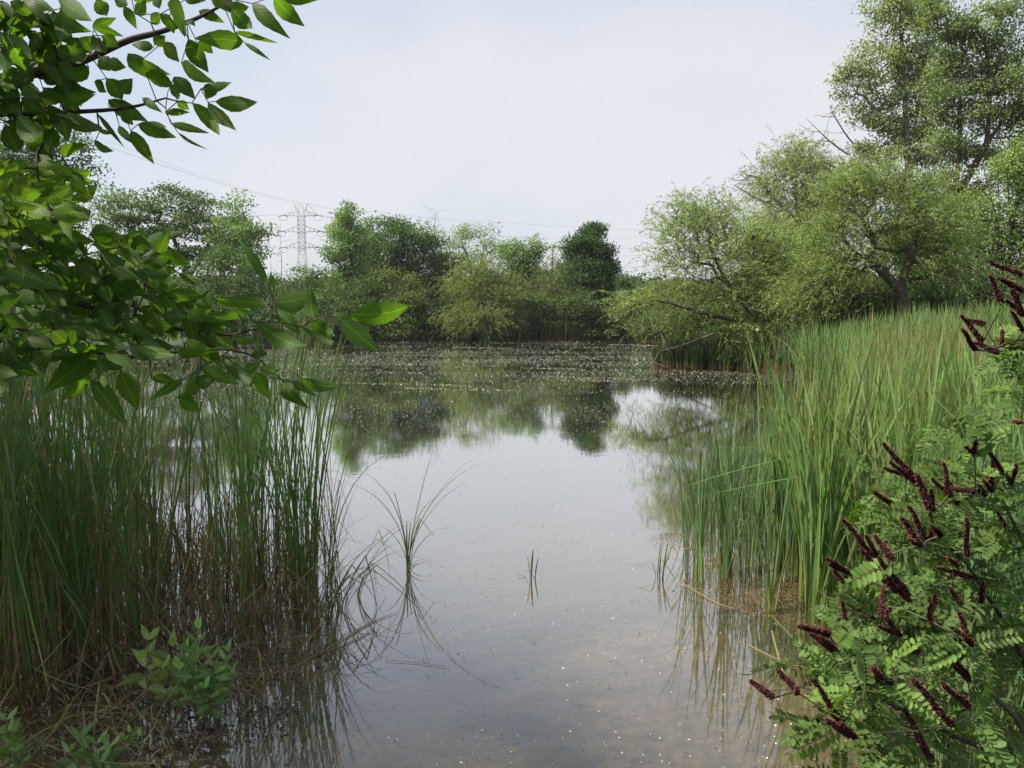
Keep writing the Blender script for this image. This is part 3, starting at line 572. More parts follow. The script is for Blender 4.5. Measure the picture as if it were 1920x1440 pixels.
# ------------------------------------------------------------------ cattails and reeds
GREEN = np.array([.088, .155, .06]); BLUEG = np.array([.07, .135, .06]); STRAW = np.array([.30, .24, .12]); BROWN = np.array([.16, .105, .055]); YGREEN = np.array([.17, .21, .06])
def blades(r, base, H, width, lean, curv, col, K=9, az=None, kink=0.0, basecol=STRAW, sheath=.12, tipcol=None, drop=0.0, twist=.5):
    """ribbon leaves, one per row of base: they rise, lean, bend over and taper to a point"""
    n = len(base); s = np.linspace(0, 1, K + 1)
    az = r.random(n) * 2 * math.pi if az is None else az
    th = lean[:, None] * (.25 + .75 * np.clip(s / .35, 0, 1))[None] + curv[:, None] * (s ** 2.2)[None]
    if kink > 0:
        kk = r.random(n) < kink; kp = .35 + .45 * r.random(n); ka = 1.2 + 1.3 * r.random(n)
        th = th + np.where(kk[:, None] & (s[None] > kp[:, None]), ka[:, None], 0)
    th = th[:, :-1]; ds = (H / K)[:, None]
    dx = np.cumsum(np.sin(th) * ds, 1); dz = np.cumsum(np.cos(th) * ds, 1)
    ax = np.stack([np.cos(az), np.sin(az)], -1)
    P = np.zeros((n, K + 1, 3)); P[:, :, :] = base[:, None]; P[:, 1:, 0] += dx * ax[:, :1]; P[:, 1:, 1] += dx * ax[:, 1:]; P[:, 1:, 2] += dz
    P[:, :, 2] = np.maximum(P[:, :, 2], base[:, None, 2] - .0 + .004) if drop == 0 else P[:, :, 2]
    ang = r.random(n) * math.pi; tw = ang[:, None] + (r.normal(size=n) * twist)[:, None] * s[None]
    Wv = np.stack([np.cos(tw), np.sin(tw), np.zeros_like(tw)], -1)
    wd = width[:, None] * (.75 + .45 * np.sin(np.clip(s * 2.2, 0, math.pi / 2)))[None] * np.sqrt(np.clip(1 - s ** 2.5, 0, 1))[None] * .83 + .0004
    V = np.stack([P - Wv * wd[..., None] / 2, P + Wv * wd[..., None] / 2], 2).reshape(n, -1, 3)
    i = np.arange(K) * 2; q = np.stack([i, i + 1, i + 3, i + 2], -1); Qd = (q[None] + (np.arange(n) * 2 * (K + 1))[:, None, None]).reshape(-1, 4)
    f = np.clip((s - sheath * .3) / sheath, 0, 1)[None, :, None]
    C = basecol * (1 - f) + col[:, None] * f
    if tipcol is not None: g = np.clip((s - .86) / .14, 0, 1)[None, :, None] ** 1.5; C = C * (1 - g) + tipcol * g
    return V.reshape(-1, 3), Qd, np.repeat(C, 2, 1).reshape(-1, 3)
def vary(r, base, n, a=.14, b=.06):
    return np.clip(base[None] * (1 + r.normal(size=(n, 1)) * a) * (1 + r.normal(size=(n, 3)) * b), .005, 1)
def cattail_mesh(r, nb, H, width, lean=.09, curv=.28, col=GREEN, kink=.08, spread=.02, K=9, dead=.0, sheath=.12, basecol=STRAW):
    base = np.stack([r.normal(size=nb) * spread, r.normal(size=nb) * spread, np.full(nb, -.12)], -1)
    Hh = H * (.72 + .34 * r.random(nb)); cl = vary(r, col, nb); isd = r.random(nb) < dead; cl[isd] = vary(r, STRAW, int(isd.sum()), .25)
    return blades(r, base, Hh + .12, width * (.75 + .5 * r.random(nb)), np.abs(r.normal(size=nb)) * lean + .015, np.abs(r.normal(size=nb)) * curv, cl, K, kink=kink, sheath=sheath, basecol=basecol, tipcol=np.array([.2, .17, .07]))

def scatter_in(r, poly, n, jitter=True):
    P = np.array(poly); lo, hi = P.min(0), P.max(0); out = []
    while len(out) < n:
        q = lo + (hi - lo) * r.random((n * 2, 2)); x, y = q[:, 0], q[:, 1]; ins = np.zeros(len(q), bool)
        for (ax, ay), (bx, by) in zip(P, np.roll(P, -1, 0)):
            ins ^= ((ay > y) != (by > y)) & (x < (bx - ax) * (y - ay) / (by - ay + 1e-12) + ax)
        out += list(q[ins])
    return np.array(out[:n])

def plants(name, cat, label_fn, group, spots, protos, r, zmin=-.02, smin=.85, smax=1.12, face=None):
    """copies of a few grown plants, each its own object"""
    meshes = [make_mesh(name, V, Q, M_REED, T, True) for V, Q, T in protos]
    for i, (x, y) in enumerate(spots):
        o = bpy.data.objects.new(name, meshes[i % len(meshes)]); COL.objects.link(o)
        z = max(float(ground_z(x, y)), zmin); o.location = (x, y, z); sc = smin + (smax - smin) * r.random(); o.scale = (sc, sc, sc * (.92 + .16 * r.random()))
        o.rotation_euler = (r.normal() * .035, r.normal() * .035, r.random() * 6.28); tag(o, label_fn(x, y), cat, group)

r = np.random.default_rng(50)
# left stand: open front edge of single plants, a mass behind
LEFT = [onwater(px, py)[:2] for px, py in [(-260, 1330), (-40, 1330), (150, 1285), (290, 1250), (420, 1205), (540, 1160), (600, 1120), (575, 1062), (450, 1020), (300, 1000), (100, 980), (-300, 980)]]
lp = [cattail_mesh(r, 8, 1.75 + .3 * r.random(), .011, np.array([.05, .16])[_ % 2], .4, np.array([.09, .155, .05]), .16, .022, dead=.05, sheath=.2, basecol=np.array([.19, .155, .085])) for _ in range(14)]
sp_ = scatter_in(r, LEFT, 112)
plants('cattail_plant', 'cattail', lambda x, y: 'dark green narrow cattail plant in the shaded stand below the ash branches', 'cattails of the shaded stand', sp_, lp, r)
sp_ = scatter_in(r, [onwater(px, py)[:2] for px, py in [(-30, 1330), (150, 1290), (290, 1250), (300, 1215), (150, 1240), (-30, 1270)]], 26)
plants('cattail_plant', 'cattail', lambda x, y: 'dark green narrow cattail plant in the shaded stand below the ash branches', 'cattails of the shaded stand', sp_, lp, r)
EDGE = [onwater(px, py)[:2] for px, py in [(585, 1145), (600, 1150), (615, 1130), (630, 1120), (600, 1100), (560, 1150), (620, 1150), (648, 1128)]]
ep = [cattail_mesh(r, 8, 1.15 + .7 * r.random(), .0075, .16, .8, GREEN, .25, .03, dead=.1, sheath=.2, basecol=BROWN) for _ in range(6)]
plants('cattail_plant', 'cattail', lambda x, y: 'ragged bent cattail plant at the open water end of the shaded stand', 'ragged cattails at the end of the shaded stand', EDGE, ep, r, smin=.7, smax=1.05)
# dead stalks among the left stand
def dead_stalks(name, label, poly, n, hmax, seed, zoff=-.03, lean=.5):
    rr = np.random.default_rng(seed); q = scatter_in(rr, poly, n); base = np.column_stack([q, np.full(n, zoff)])
    H = .15 + hmax * rr.random(n) ** 1.3; ln = np.abs(rr.normal(size=n)) * min(lean, .8) + max(0, lean - .8) * 1.1
    V, Q, T = blades(rr, base, H, .005 + .006 * rr.random(n), ln, rr.normal(size=n) * .3, vary(rr, np.array([.17, .14, .088]), n, .4, .1), 5, kink=.12, basecol=BROWN, sheath=.2)
    o = obj(name, V, Q, M_REED, None, T, True); tag(o, label, 'dead stalks', kind='stuff')
dead_stalks('dead_reed_stalks', 'tangle of dry brown stalks and broken blades between the shaded cattails', LEFT, 2300, .75, 60, lean=.42)
dead_stalks('dead_reed_litter', 'flattened brown reed litter at the foot of the shaded cattails', [(p[0] + .05, p[1] - .12) for p in LEFT], 1500, .4, 61, lean=1.1)
dead_stalks('matted_dead_reeds', 'matted fallen dead reeds lying on the wet mud at the bottom left', [onwater(a, b)[:2] for a, b in [(-60, 1500), (-60, 1290), (200, 1290), (420, 1230), (600, 1180), (660, 1200), (560, 1290), (380, 1420), (300, 1500)]], 380, .4, 64, zoff=.0, lean=1.6)
dead_stalks('broken_dead_reeds', 'jumble of broken dead reeds leaning at the front foot of the shaded cattails', [onwater(a, b)[:2] for a, b in [(-60, 1330), (-60, 1260), (200, 1250), (420, 1190), (600, 1130), (610, 1150), (420, 1225), (200, 1310)]], 330, .45, 65, zoff=-.02, lean=.75)
# reeds further back on the left (tips show over the branch)
BACK = [(-8.5, 7.6), (-5.2, 5.6), (-3.4, 5.7), (-3.3, 6.3), (-6, 7.6), (-9.5, 9.5)]
r = np.random.default_rng(52); q = scatter_in(r, BACK, 210); nb = 6
b = np.repeat(np.column_stack([q, np.full(len(q), -.05)]), nb, 0); b[:, :2] += r.normal(size=(len(b), 2)) * .025; n = len(b)
V, Q_, T = blades(r, b, 1.6 + .55 * r.random(n), .008 + .005 * r.random(n), np.abs(r.normal(size=n)) * .08, np.abs(r.normal(size=n)) * .25, vary(r, GREEN, n), 8, kink=.06, sheath=.25, basecol=BROWN)
tag(obj('reed_bed', V, Q_, M_REED, None, T, True), 'mass of cattails behind the shaded stand on the left', 'reed bed', kind='stuff')

# right bed: near plants one by one, the rest as a mass
RE = [onwater(px, py)[:2] for px, py in [(1285, 1075), (1330, 1095), (1450, 1150), (1560, 1190)]]
NEAR = RE + [(2.2, 3.9), (2.9, 4.3), (3.6, 5.2), (3.9, 6.4), (2.6, 6.9), (1.6, 6.2)]
r = np.random.default_rng(53)
rp = [cattail_mesh(r, 8, 1.25 + .45 * r.random(), .019, .11, .34, np.array([.13, .21, .065]), .1, .02, dead=.05, sheath=.22, basecol=YGREEN * 1.1) for _ in range(18)]
sp_ = scatter_in(r, [(1.75, 4.35), (2.2, 3.9), (2.9, 4.3), (3.6, 5.2), (3.9, 6.4), (2.9, 6.9), (2.05, 6.2), (1.8, 5.1)], 190)
plants('tall_cattail', 'cattail', lambda x, y: 'tall broad-bladed cattail plant in the front of the sunlit bed', 'tall cattails in the front of the sunlit bed', sp_, rp, r)
FR = [onwater(px, py)[:2] for px, py in [(1307, 1078), (1318, 1090), (1352, 1082), (1366, 1075), (1405, 1062), (1425, 1050), (1445, 1150), (1448, 1146), (1475, 1085), (1487, 1090), (1515, 1135), (1522, 1165), (1530, 1130), (1543, 1170), (1535, 1090), (1560, 1090), (1500, 1070), (1580, 1130)]]
fp = [cattail_mesh(r, 5, 1.15 + .35 * r.random(), .016, .07, .18, GREEN * 1.2 + .01, .05, .012, sheath=.3, basecol=YGREEN * 1.3) for _ in range(6)]
plants('cattail_stem_group', 'cattail', lambda x, y: 'yellow-based cattail shoot standing clear in the water before the sunlit bed', 'cattail shoots standing clear of the sunlit bed', FR, fp, r, smin=.8, smax=1.15)
ED = scatter_in(r, [(1.22, 5.3), (1.6, 4.9), (1.9, 5.4), (2.2, 6.6), (2.9, 8.6), (2.4, 8.8), (1.5, 6.8)], 75)
tp = [cattail_mesh(r, 6, .8 + .35 * r.random(), .006, .14, .5, GREEN * .95 + .01, .1, .03, sheath=.15, basecol=BROWN) for _ in range(8)]
plants('thin_reed_tuft', 'reed', lambda x, y: 'thin short reed tuft at the open water edge of the sunlit bed', 'thin reed tufts along the sunlit bed', ED, tp, r)
def mass(name, label, poly, n, nb, hfn, wd, col, seed, K=6, kink=.06, curv=.3, basecol=BROWN, lean=.11, dead=.04, zoff=-.06):
    r = np.random.default_rng(seed); q = scatter_in(r, poly, n); b = np.repeat(np.column_stack([q, np.maximum(ground_z(q[:, 0], q[:, 1]), -.15) + zoff]), nb, 0); hp = np.repeat(.82 + .36 * r.random(n), nb)
    b[:, :2] += r.normal(size=(len(b), 2)) * .03; m = len(b); H = hfn(b[:, 0], b[:, 1]) * (.7 + .4 * r.random(m)) * hp; c = vary(r, col, m, .17)
    d = r.random(m) < dead; c[d] = vary(r, STRAW, int(d.sum()), .25)
    far = np.clip(b[:, 1] / 11, .9, 2.2)
    V, Q, T = blades(r, b, H, wd * far * (.7 + .6 * r.random(m)), np.abs(r.normal(size=m)) * lean * np.where(r.random(m) < .18, 3.2, 1), np.abs(r.normal(size=m)) * curv, c, K, kink=kink, sheath=.2, basecol=basecol)
    o = obj(name, V, Q, M_REED, None, T, True); tag(o, label, 'reed bed', kind='stuff'); return o
hr = lambda x, y: 1.35 + .02 * np.clip(y - 4, 0, 14) + .12 * np.clip(1 - (x - .37 * y) / 1.2, 0, 1) + .5 * (noise2(x, y, 12, 3, .8) - .5)
mass('reed_bed', 'wide sunlit cattail bed reaching back along the right bank', [(2.9, 6.0), (3.6, 5.2), (4.6, 4.9), (6.5, 6.0), (9.5, 10), (14, 17), (15, 22), (9.5, 22.5), (7.3, 20), (6.6, 15), (4.4, 10.2), (3.0, 8.2)], 4600, 6, hr, .017, np.array([.135, .212, .07]), 54)
mass('reed_bed', 'sunlit cattails close behind the indigo shrub at the right edge', [(1.55, 2.75), (2.6, 2.5), (5.0, 5.0), (3.6, 5.2), (2.6, 4.1), (1.9, 3.4)], 300, 7, lambda x, y: 1.4 + 0 * x, .011, GREEN * 1.25 + .02, 55, K=8, basecol=YGREEN)
mass('pale_reed_patch', 'patch of paler dry-tipped reeds in the middle of the sunlit bed', [(4.5, 9.2), (6.0, 9.5), (7.6, 14), (6.9, 15)], 260, 6, lambda x, y: 1.75 + 0 * x, .008, np.array([.17, .18, .08]), 56, dead=.35)
mass('islet_reeds', 'brown-based reeds on the small islet under the leaning willow', [(4.9, 27.4), (6.3, 26.5), (7.6, 26.0), (8.4, 27.0), (7.5, 28.4), (5.6, 28.7)], 520, 6, lambda x, y: .55 + .75 * noise2(x, y, 31, 3, 1.3), .012, np.array([.08, .115, .045]), 57, basecol=np.array([.3, .2, .1]), curv=.3, zoff=.0)
mass('bank_reeds', 'reeds on the bank behind the leaning willow trunk', [(7.6, 25.8), (9, 22.5), (13, 23), (12, 32), (9.8, 32), (7.4, 29)], 900, 5, lambda x, y: 1.3 + 0 * x, .012, np.array([.085, .135, .05]), 62, curv=.3, zoff=.0)
mass('far_reeds', 'belt of reeds with brown bases along the far waterline', [(-1.5, 60.2), (3, 60.0), (8, 60.8), (13.4, 58), (13.6, 59.6), (8, 62.3), (3, 61.6), (-1.5, 61.6)], 1500, 5, lambda x, y: 1.5 + .5 * noise2(x, y, 14, 3, .4), .014, np.array([.07, .11, .04]), 58, K=4, basecol=np.array([.26, .16, .08]), zoff=0.02)
mass('far_reeds', 'low reeds below the leaning olive bush at the far waterline', [(-17, 50), (-15.3, 56), (-11, 58.8), (-4, 59.9), (-4, 60.8), (-11, 60), (-16.4, 57), (-18, 50)], 700, 5, lambda x, y: .7 + 0 * x, .014, np.array([.07, .09, .035]), 59, K=4, zoff=.02)

# lone tufts
def tuft(name, label, px, py, spec, seed, cat='reed tuft'):
    """spec rows: (height m, direction deg where 0 = right of the picture and 90 = away, lean, curve, width, colour)"""
    rr = np.random.default_rng(seed); c = onwater(px, py); bag = Bag()
    for H, a, ln, cv, wd, col in spec:
        b = (c + [rr.normal() * .015, rr.normal() * .015, -.03])[None]
        V, Q, T = blades(rr, b, np.array([H]), np.array([wd]), np.array([ln]), np.array([cv if cv < 1.85 else .25]), np.array([col]), 16, kink=0 if cv < 1.85 else 1.0, az=np.array([R(a)]), sheath=.15, basecol=BROWN * 1.3, tipcol=np.array([.16, .14, .06]), drop=1 if cv < 1.6 else 0)
        bag.add(V, Q, T)
    return tag(bag.build(name, M_REED, smooth=True), label, cat)
D_ = GREEN * .9; S_ = STRAW * .7
tuft('reed_tuft', 'lone tuft of long arching reed blades standing in open water', 765, 1068,
     [(.95, 10, .2, .15, .009, D_), (1.3, 0, .42, 1.15, .01, D_), (1.05, -5, .4, .95, .009, D_), (1.05, 180, .12, 1.8, .009, D_), (.95, 172, .3, 1.7, .008, D_), (.85, 30, .5, 1.0, .008, D_), (.7, -20, .1, 1.2, .009, D_), (.75, 5, .25, 2.0, .008, D_), (.8, 185, .15, 2.0, .007, D_), (.55, 20, .35, .6, .007, D_), (.45, 40, .2, .5, .006, D_),
      (.6, 5, .25, 1.9, .007, D_), (.35, 0, .1, .2, .012, BROWN), (.4, 90, .02, .1, .012, D_), (.38, 60, .12, .1, .011, YGREEN * .7), (.25, 0, .8, 1.5, .008, BROWN), (.28, 10, 1.2, .9, .007, BROWN), (.22, 350, 1.0, 1.6, .008, BROWN),
      (.5, 175, .3, 1.4, .006, D_), (.5, 15, .45, 1.5, .006, D_)], 71)
tuft('reed_stub', 'small broken reed stub alone in the middle of the water', 1000, 1085, [(.24, 30, .05, .1, .014, YGREEN * .7), (.2, 200, .1, .1, .012, BROWN), (.16, 180, .4, 2.2, .012, BROWN), (.12, 150, 1.2, .6, .01, BROWN), (.18, 0, .1, .2, .01, GREEN), (.1, 20, .5, .5, .01, YGREEN)], 72)
tuft('reed_tuft', 'small bent reed tuft with yellow base left of the sunlit bed', 1238, 1082,
     [(.32, 0, .05, .1, .014, GREEN), (.36, 5, .3, 1.9, .009, YGREEN), (.38, 0, .25, 2.1, .008, YGREEN), (.3, 180, .3, 2.0, .008, GREEN), (.34, 175, .2, 2.5, .006, BROWN * 1.4), (.28, 0, .1, .1, .012, GREEN), (.45, 330, .6, 1.2, .007, STRAW), (.22, 180, .8, 1.2, .007, BROWN), (.4, 10, .1, 1.5, .007, D_), (.3, 60, .1, .4, .01, YGREEN)], 73)
# drooping blades spilling from the end of the left stand
rr = np.random.default_rng(75)
for i, (px, py) in enumerate([(640, 1140), (615, 1165), (668, 1118), (590, 1180)]):
    spec = [(.35 + .5 * rr.random(), rr.choice([0, 10, -20, 180, 160, 30]), .3 + .5 * rr.random(), 1.0 + 1.6 * rr.random(), .007, [D_, D_, GREEN, BROWN][int(rr.integers(4))]) for _ in range(13)]
    tuft('reed_tuft', ['collapsed tuft of bent reeds nearest the open water', 'bent reed tuft low on the water beside the shaded stand', 'outermost collapsed reeds reaching towards the lone tuft', 'short broken reeds at the foot of the shaded stand'][i], px, py, spec, 76 + i)
for i, (px, py) in enumerate([(555, 1100), (575, 1112), (535, 1090), (588, 1128), (515, 1105)]):
    spec = [(1.55 + .5 * rr.random(), rr.normal() * 30, .04 + .1 * rr.random(), .1 + .35 * rr.random(), .011, GREEN * .85) for _ in range(6)]
    tuft('leaning_cattail', ['cattail leaning out over the open water, lowest blades bowed', 'tallest cattail leaning right past the ash leaf tips', 'cattail leaning right from inside the shaded stand', 'outermost cattail leaning right beside the collapsed reeds', 'thin cattail leaning right in front of the dark bush'][i], px, py, spec, 85 + i, 'cattail')
# fallen stalks and blades lying on the water
def fallen(label, pts, wd, col, z=.006, name='fallen_reed'):
    P = spline([onwater(a, b_, z) + [0, 0, (c[0] if c else 0)] for a, b_, *c in pts], 8); T = unit(np.gradient(P, axis=0)); S = unit(np.cross(T, [0, 0, 1.])); n = len(P)
    w_ = wd * np.sqrt(np.clip(1 - np.linspace(-.3, 1, n) ** 4, .03, 1))[:, None]
    up = np.array([0, 0, .0015]); V = np.stack([P - S * w_ / 2, P + up * (w_ > 0), P + S * w_ / 2], 1).reshape(-1, 3); i = np.arange(n - 1) * 3
    Q = np.concatenate([np.stack([i, i + 1, i + 4, i + 3], -1), np.stack([i + 1, i + 2, i + 5, i + 4], -1)])
    o = obj(name, V, Q, M_REED, None, vary(rr, np.array(col), len(V), .0, .05), True); tag(o, label, 'fallen reed')
fallen('long pale stalk floating from the broadleaf plant towards the open water', [(485, 1272), (560, 1245), (640, 1200), (700, 1165), (745, 1148)], .014, STRAW * .8)
fallen('second floating stalk lying along the first one', [(520, 1240), (600, 1225), (665, 1200), (700, 1180)], .012, STRAW * .55)
fallen('long green blade arching up from the bottom left mud', [(50, 1430), (110, 1355), (150, 1305, .02), (200, 1280, .05), (262, 1281, .02)], .01, YGREEN * .8)
fallen('green blade lying across the mud right of the arching one', [(118, 1345), (200, 1335, .01), (262, 1322, .02), (300, 1290)], .009, YGREEN * .8)
fallen('dry reed lying on the dark water below the collapsed tufts', [(470, 1235), (530, 1225, .01), (540, 1228)], .012, STRAW * .6)
fallen('thin straw lying across the reflection of the lone tuft', [(722, 1238), (780, 1242), (838, 1250)], .006, STRAW * .7)
fallen('long straw floating out from the sunlit bed over the brown litter', [(1282, 1095), (1340, 1128), (1378, 1142)], .012, STRAW)
fallen('angled broken straw standing out of the water beside the shrub', [(1447, 1182, .0), (1458, 1225, .0), (1470, 1265, .0)], .008, STRAW * 1.1)
fallen('pale straw bundle lying at the foot of the indigo shrub', [(1402, 1208), (1450, 1232), (1495, 1248), (1530, 1252)], .014, STRAW * .9)
fallen('green blade rising over the straw bundle by the shrub', [(1448, 1172, .05), (1490, 1210, .03), (1515, 1232)], .009, YGREEN)

# ------------------------------------------------------------------ what floats on the water
def flecks(name, label, P, size, cols, seed, mat, upright=.5, kind='stuff', cat='flecks', elong=1.6):
    r = np.random.default_rng(seed); n = len(P); D = unit(r.normal(size=(n, 3)) * [1, 1, upright]); Nn = unit(r.normal(size=(n, 3)) * [upright, upright, 1] + 1e-3); S = unit(np.cross(Nn, D)); D = np.cross(S, Nn)
    P = P.copy(); P[:, 2] += .003 + .3 * size * upright * r.random(n); bag = Bag(); c = np.array(cols)[r.integers(len(cols), size=n)] * (.75 + .5 * r.random((n, 1)))
    leaf_quads(P, D, S, size, size / elong, c, bag); tag(bag.build(name, mat, kind=kind), label, cat, kind='stuff')
r = np.random.default_rng(90)
def water_pts(x, y):
    g = pond_sd(x, y) < -.05; x, y = x[g], y[g]; return np.column_stack([x, y, np.zeros(len(x))])
# far: thick with tiny plant tips and seed fluff
n = 300000; y = 8 + 52 * r.random(n) ** 1.05; x = (r.random(n) * 1.5 - .8) * y; P = water_pts(x, y)
dens = np.clip((noise2(P[:, 0] * .25, P[:, 1] * .4, 21, 4) - .3) * 2.6, .12, 1) * np.clip((P[:, 1] - 7.5) / 9, .04, 1) * np.clip((70 - P[:, 1]) / 40, .3, 1)
P = P[r.random(len(P)) < dens * .95]
flecks('floating_flecks', 'thousands of pale plant tips and seed flecks speckling the far water', P, (.014 + .035 * r.random(len(P)) ** 2) * np.clip(P[:, 1] / 22, .5, 1.5), [(.36, .36, .31), (.26, .27, .19), (.46, .46, .41), (.2, .22, .13)], 91, M_FLUFF, .2)
# near: thin scatter
n = 24000; y = 2.2 + 10 * r.random(n) ** 1.2; x = (r.random(n) * 1.5 - .75) * y; P = water_pts(x, y); P = P[r.random(len(P)) < np.clip((noise2(P[:, 0], P[:, 1], 22, 4, 1.0) - .3) * 2.8, .1, 1)]
flecks('floating_seed_fluff', 'sparse white seed fluff and leaf scraps scattered on the near water', P, .002 + .013 * r.random(len(P)) ** 2.6, [(.6, .58, .5), (.45, .4, .28), (.62, .62, .58), (.3, .22, .1)], 92, M_FLUFF, .35)
# mats that drift in streaks
def streaks(name, label, rows, seed, cols, size=(.015, .05), upright=.3, mat=None, dens=900):
    r = np.random.default_rng(seed); out = []
    for px0, py0, px1, py1, wd in rows:
        a, b = onwater(px0, py0), onwater(px1, py1); L = np.linalg.norm(b - a); m = int(dens * max(L, .3) * max(wd, .05)); t = r.random(m); d = unit((b - a)[None])[0]; nn = np.array([-d[1], d[0], 0])
        env = np.sin(np.pi * t) ** .6 * (.4 + .9 * noise2(t * L * 1.2, t * 0, seed, 3)); q = a + (b - a) * t[:, None] + nn * (r.normal(size=m) * wd * .5 * env)[:, None]; out.append(q)
    P = np.concatenate(out); P[:, 2] = 0; flecks(name, label, P, size[0] + (size[1] - size[0]) * r.random(len(P)) ** 2, cols, seed, mat or M_LITTER, upright, cat='floating mat')
streaks('floating_weed_mat', 'pale streaks of floating weed drifting across the far water', [(640, 718, 880, 722, .5), (760, 728, 975, 733, .5), (820, 722, 930, 728, .3), (1000, 705, 1200, 712, .4), (1080, 712, 1160, 716, .3), (690, 634, 770, 636, 1.2), (1230, 690, 1330, 696, .4), (980, 690, 1100, 693, .4), (1140, 646, 1230, 648, 1.), (740, 735, 800, 735, .2), (1210, 742, 1260, 744, .2), (850, 651, 960, 653, .8), (700, 697, 790, 700, .3)], 93, [(.42, .38, .24), (.34, .33, .18), (.5, .46, .34)], (.015, .05), .12, dens=230)
BRN = [(.13, .08, .035), (.17, .11, .05), (.08, .05, .028), (.2, .16, .08)]
streaks('floating_reed_litter', 'orange-brown broken reed litter floating before the sunlit bed', [(1285, 1085, 1400, 1150, .22), (1350, 1090, 1520, 1120, .5), (1400, 1120, 1620, 1180, .45), (1390, 1145, 1450, 1155, .2), (1480, 1085, 1640, 1130, .5), (1560, 1160, 1760, 1220, .5), (1250, 1000, 1300, 1030, .3), (1330, 1050, 1450, 1070, .4), (1500, 1060, 1600, 1070, .3)], 94, BRN, (.003, .013), .25, dens=11500)
streaks('floating_mud_litter', 'dark brown litter and weed scum at the bottom left', [(240, 1310, 500, 1280, .35), (60, 1400, 420, 1380, .5), (0, 1330, 200, 1300, .3), (350, 1250, 560, 1215, .25), (330, 1400, 560, 1330, .35), (40, 1240, 260, 1270, .3), (480, 1290, 620, 1215, .15)], 95, [(.045, .038, .024), (.08, .062, .038), (.03, .027, .018), (.13, .11, .07)], (.005, .026), .4, dens=4500)
streaks('green_scum', 'patches of green algae scum on the mud by the broadleaf plants', [(420, 1290, 500, 1272, .16), (20, 1405, 90, 1400, .14), (395, 1300, 440, 1290, .1)], 96, [(.12, .15, .04), (.16, .17, .06), (.08, .09, .03)], (.003, .012), .3, dens=26000)
streaks('floating_seed_drift', 'small tan drifts of seed scraps in the middle of the open water', [(960, 980, 1060, 990, .2), (1000, 1010, 1090, 1020, .2), (1120, 1050, 1180, 1058, .12), (960, 1190, 1020, 1205, .1), (1010, 880, 1060, 885, .3), (820, 1060, 850, 1070, .05), (1180, 1125, 1200, 1128, .05), (1100, 1230, 1160, 1250, .08)], 97, [(.42, .36, .25), (.5, .47, .38), (.3, .2, .1)], (.003, .012), .3, mat=M_FLUFF, dens=1300)

# ------------------------------------------------------------------ ash tree overhanging from the left
def leaflet(base, tip, wid, roll, bend, r, bag, col, K=10, tipc=None, droop=0.0, wave=.0):
    """one serrate leaf blade: two halves folded along the midrib, curved along its length"""
    base = np.asarray(base, float); tip = np.asarray(tip, float); D = tip - base; L = np.linalg.norm(D); D = D / L
    view = unit((base - [0, 0, HC])[None])[0]; S0 = unit(np.cross(D, view)[None])[0]; N0 = np.cross(S0, D)
    S = S0 * math.cos(roll) + N0 * math.sin(roll); Nn = np.cross(S, D)
    t = np.linspace(0, 1, K + 1); prof = np.sin(math.pi * t ** .8) ** .95 * (1 - .35 * t); prof = prof / prof.max(); prof[0] = .03; prof[-1] = .0
    prof[1:-1] *= 1 + .035 * ((np.arange(1, K) % 2) * 2 - 1)
    mid = base + D * (t * L)[:, None] + Nn * (bend * L * np.sin(math.pi * t))[:, None] - np.array([0, 0, 1.]) * (droop * L * t ** 2)[:, None]
    w_ = (wid / 2 * prof)[:, None]; fold = .28 * wid * prof[:, None]; rip = (wave * wid * np.sin(t * 9 + r.random() * 6))[:, None]
    V = np.stack([mid - S * w_ + Nn * (fold * .5 + rip), mid, mid + S * w_ + Nn * (fold * .5 - rip)], 1).reshape(-1, 3)
    i = np.arange(K) * 3; Q = np.concatenate([np.stack([i, i + 1, i + 4, i + 3], -1), np.stack([i + 1, i + 2, i + 5, i + 4], -1)])
    c = np.array(col) * (1 + r.normal() * .12) * (1 + r.normal(size=3) * .04); C = np.tile(c, (len(V), 1)); C[1::3] = c * 1.15
    u_ = np.repeat(t, 3); bag.lp.append(np.stack([u_, np.tile([-1., 0, 1.], len(t)) * np.repeat(prof, 3), u_ * 0], -1)); bag.add(V, Q, C)
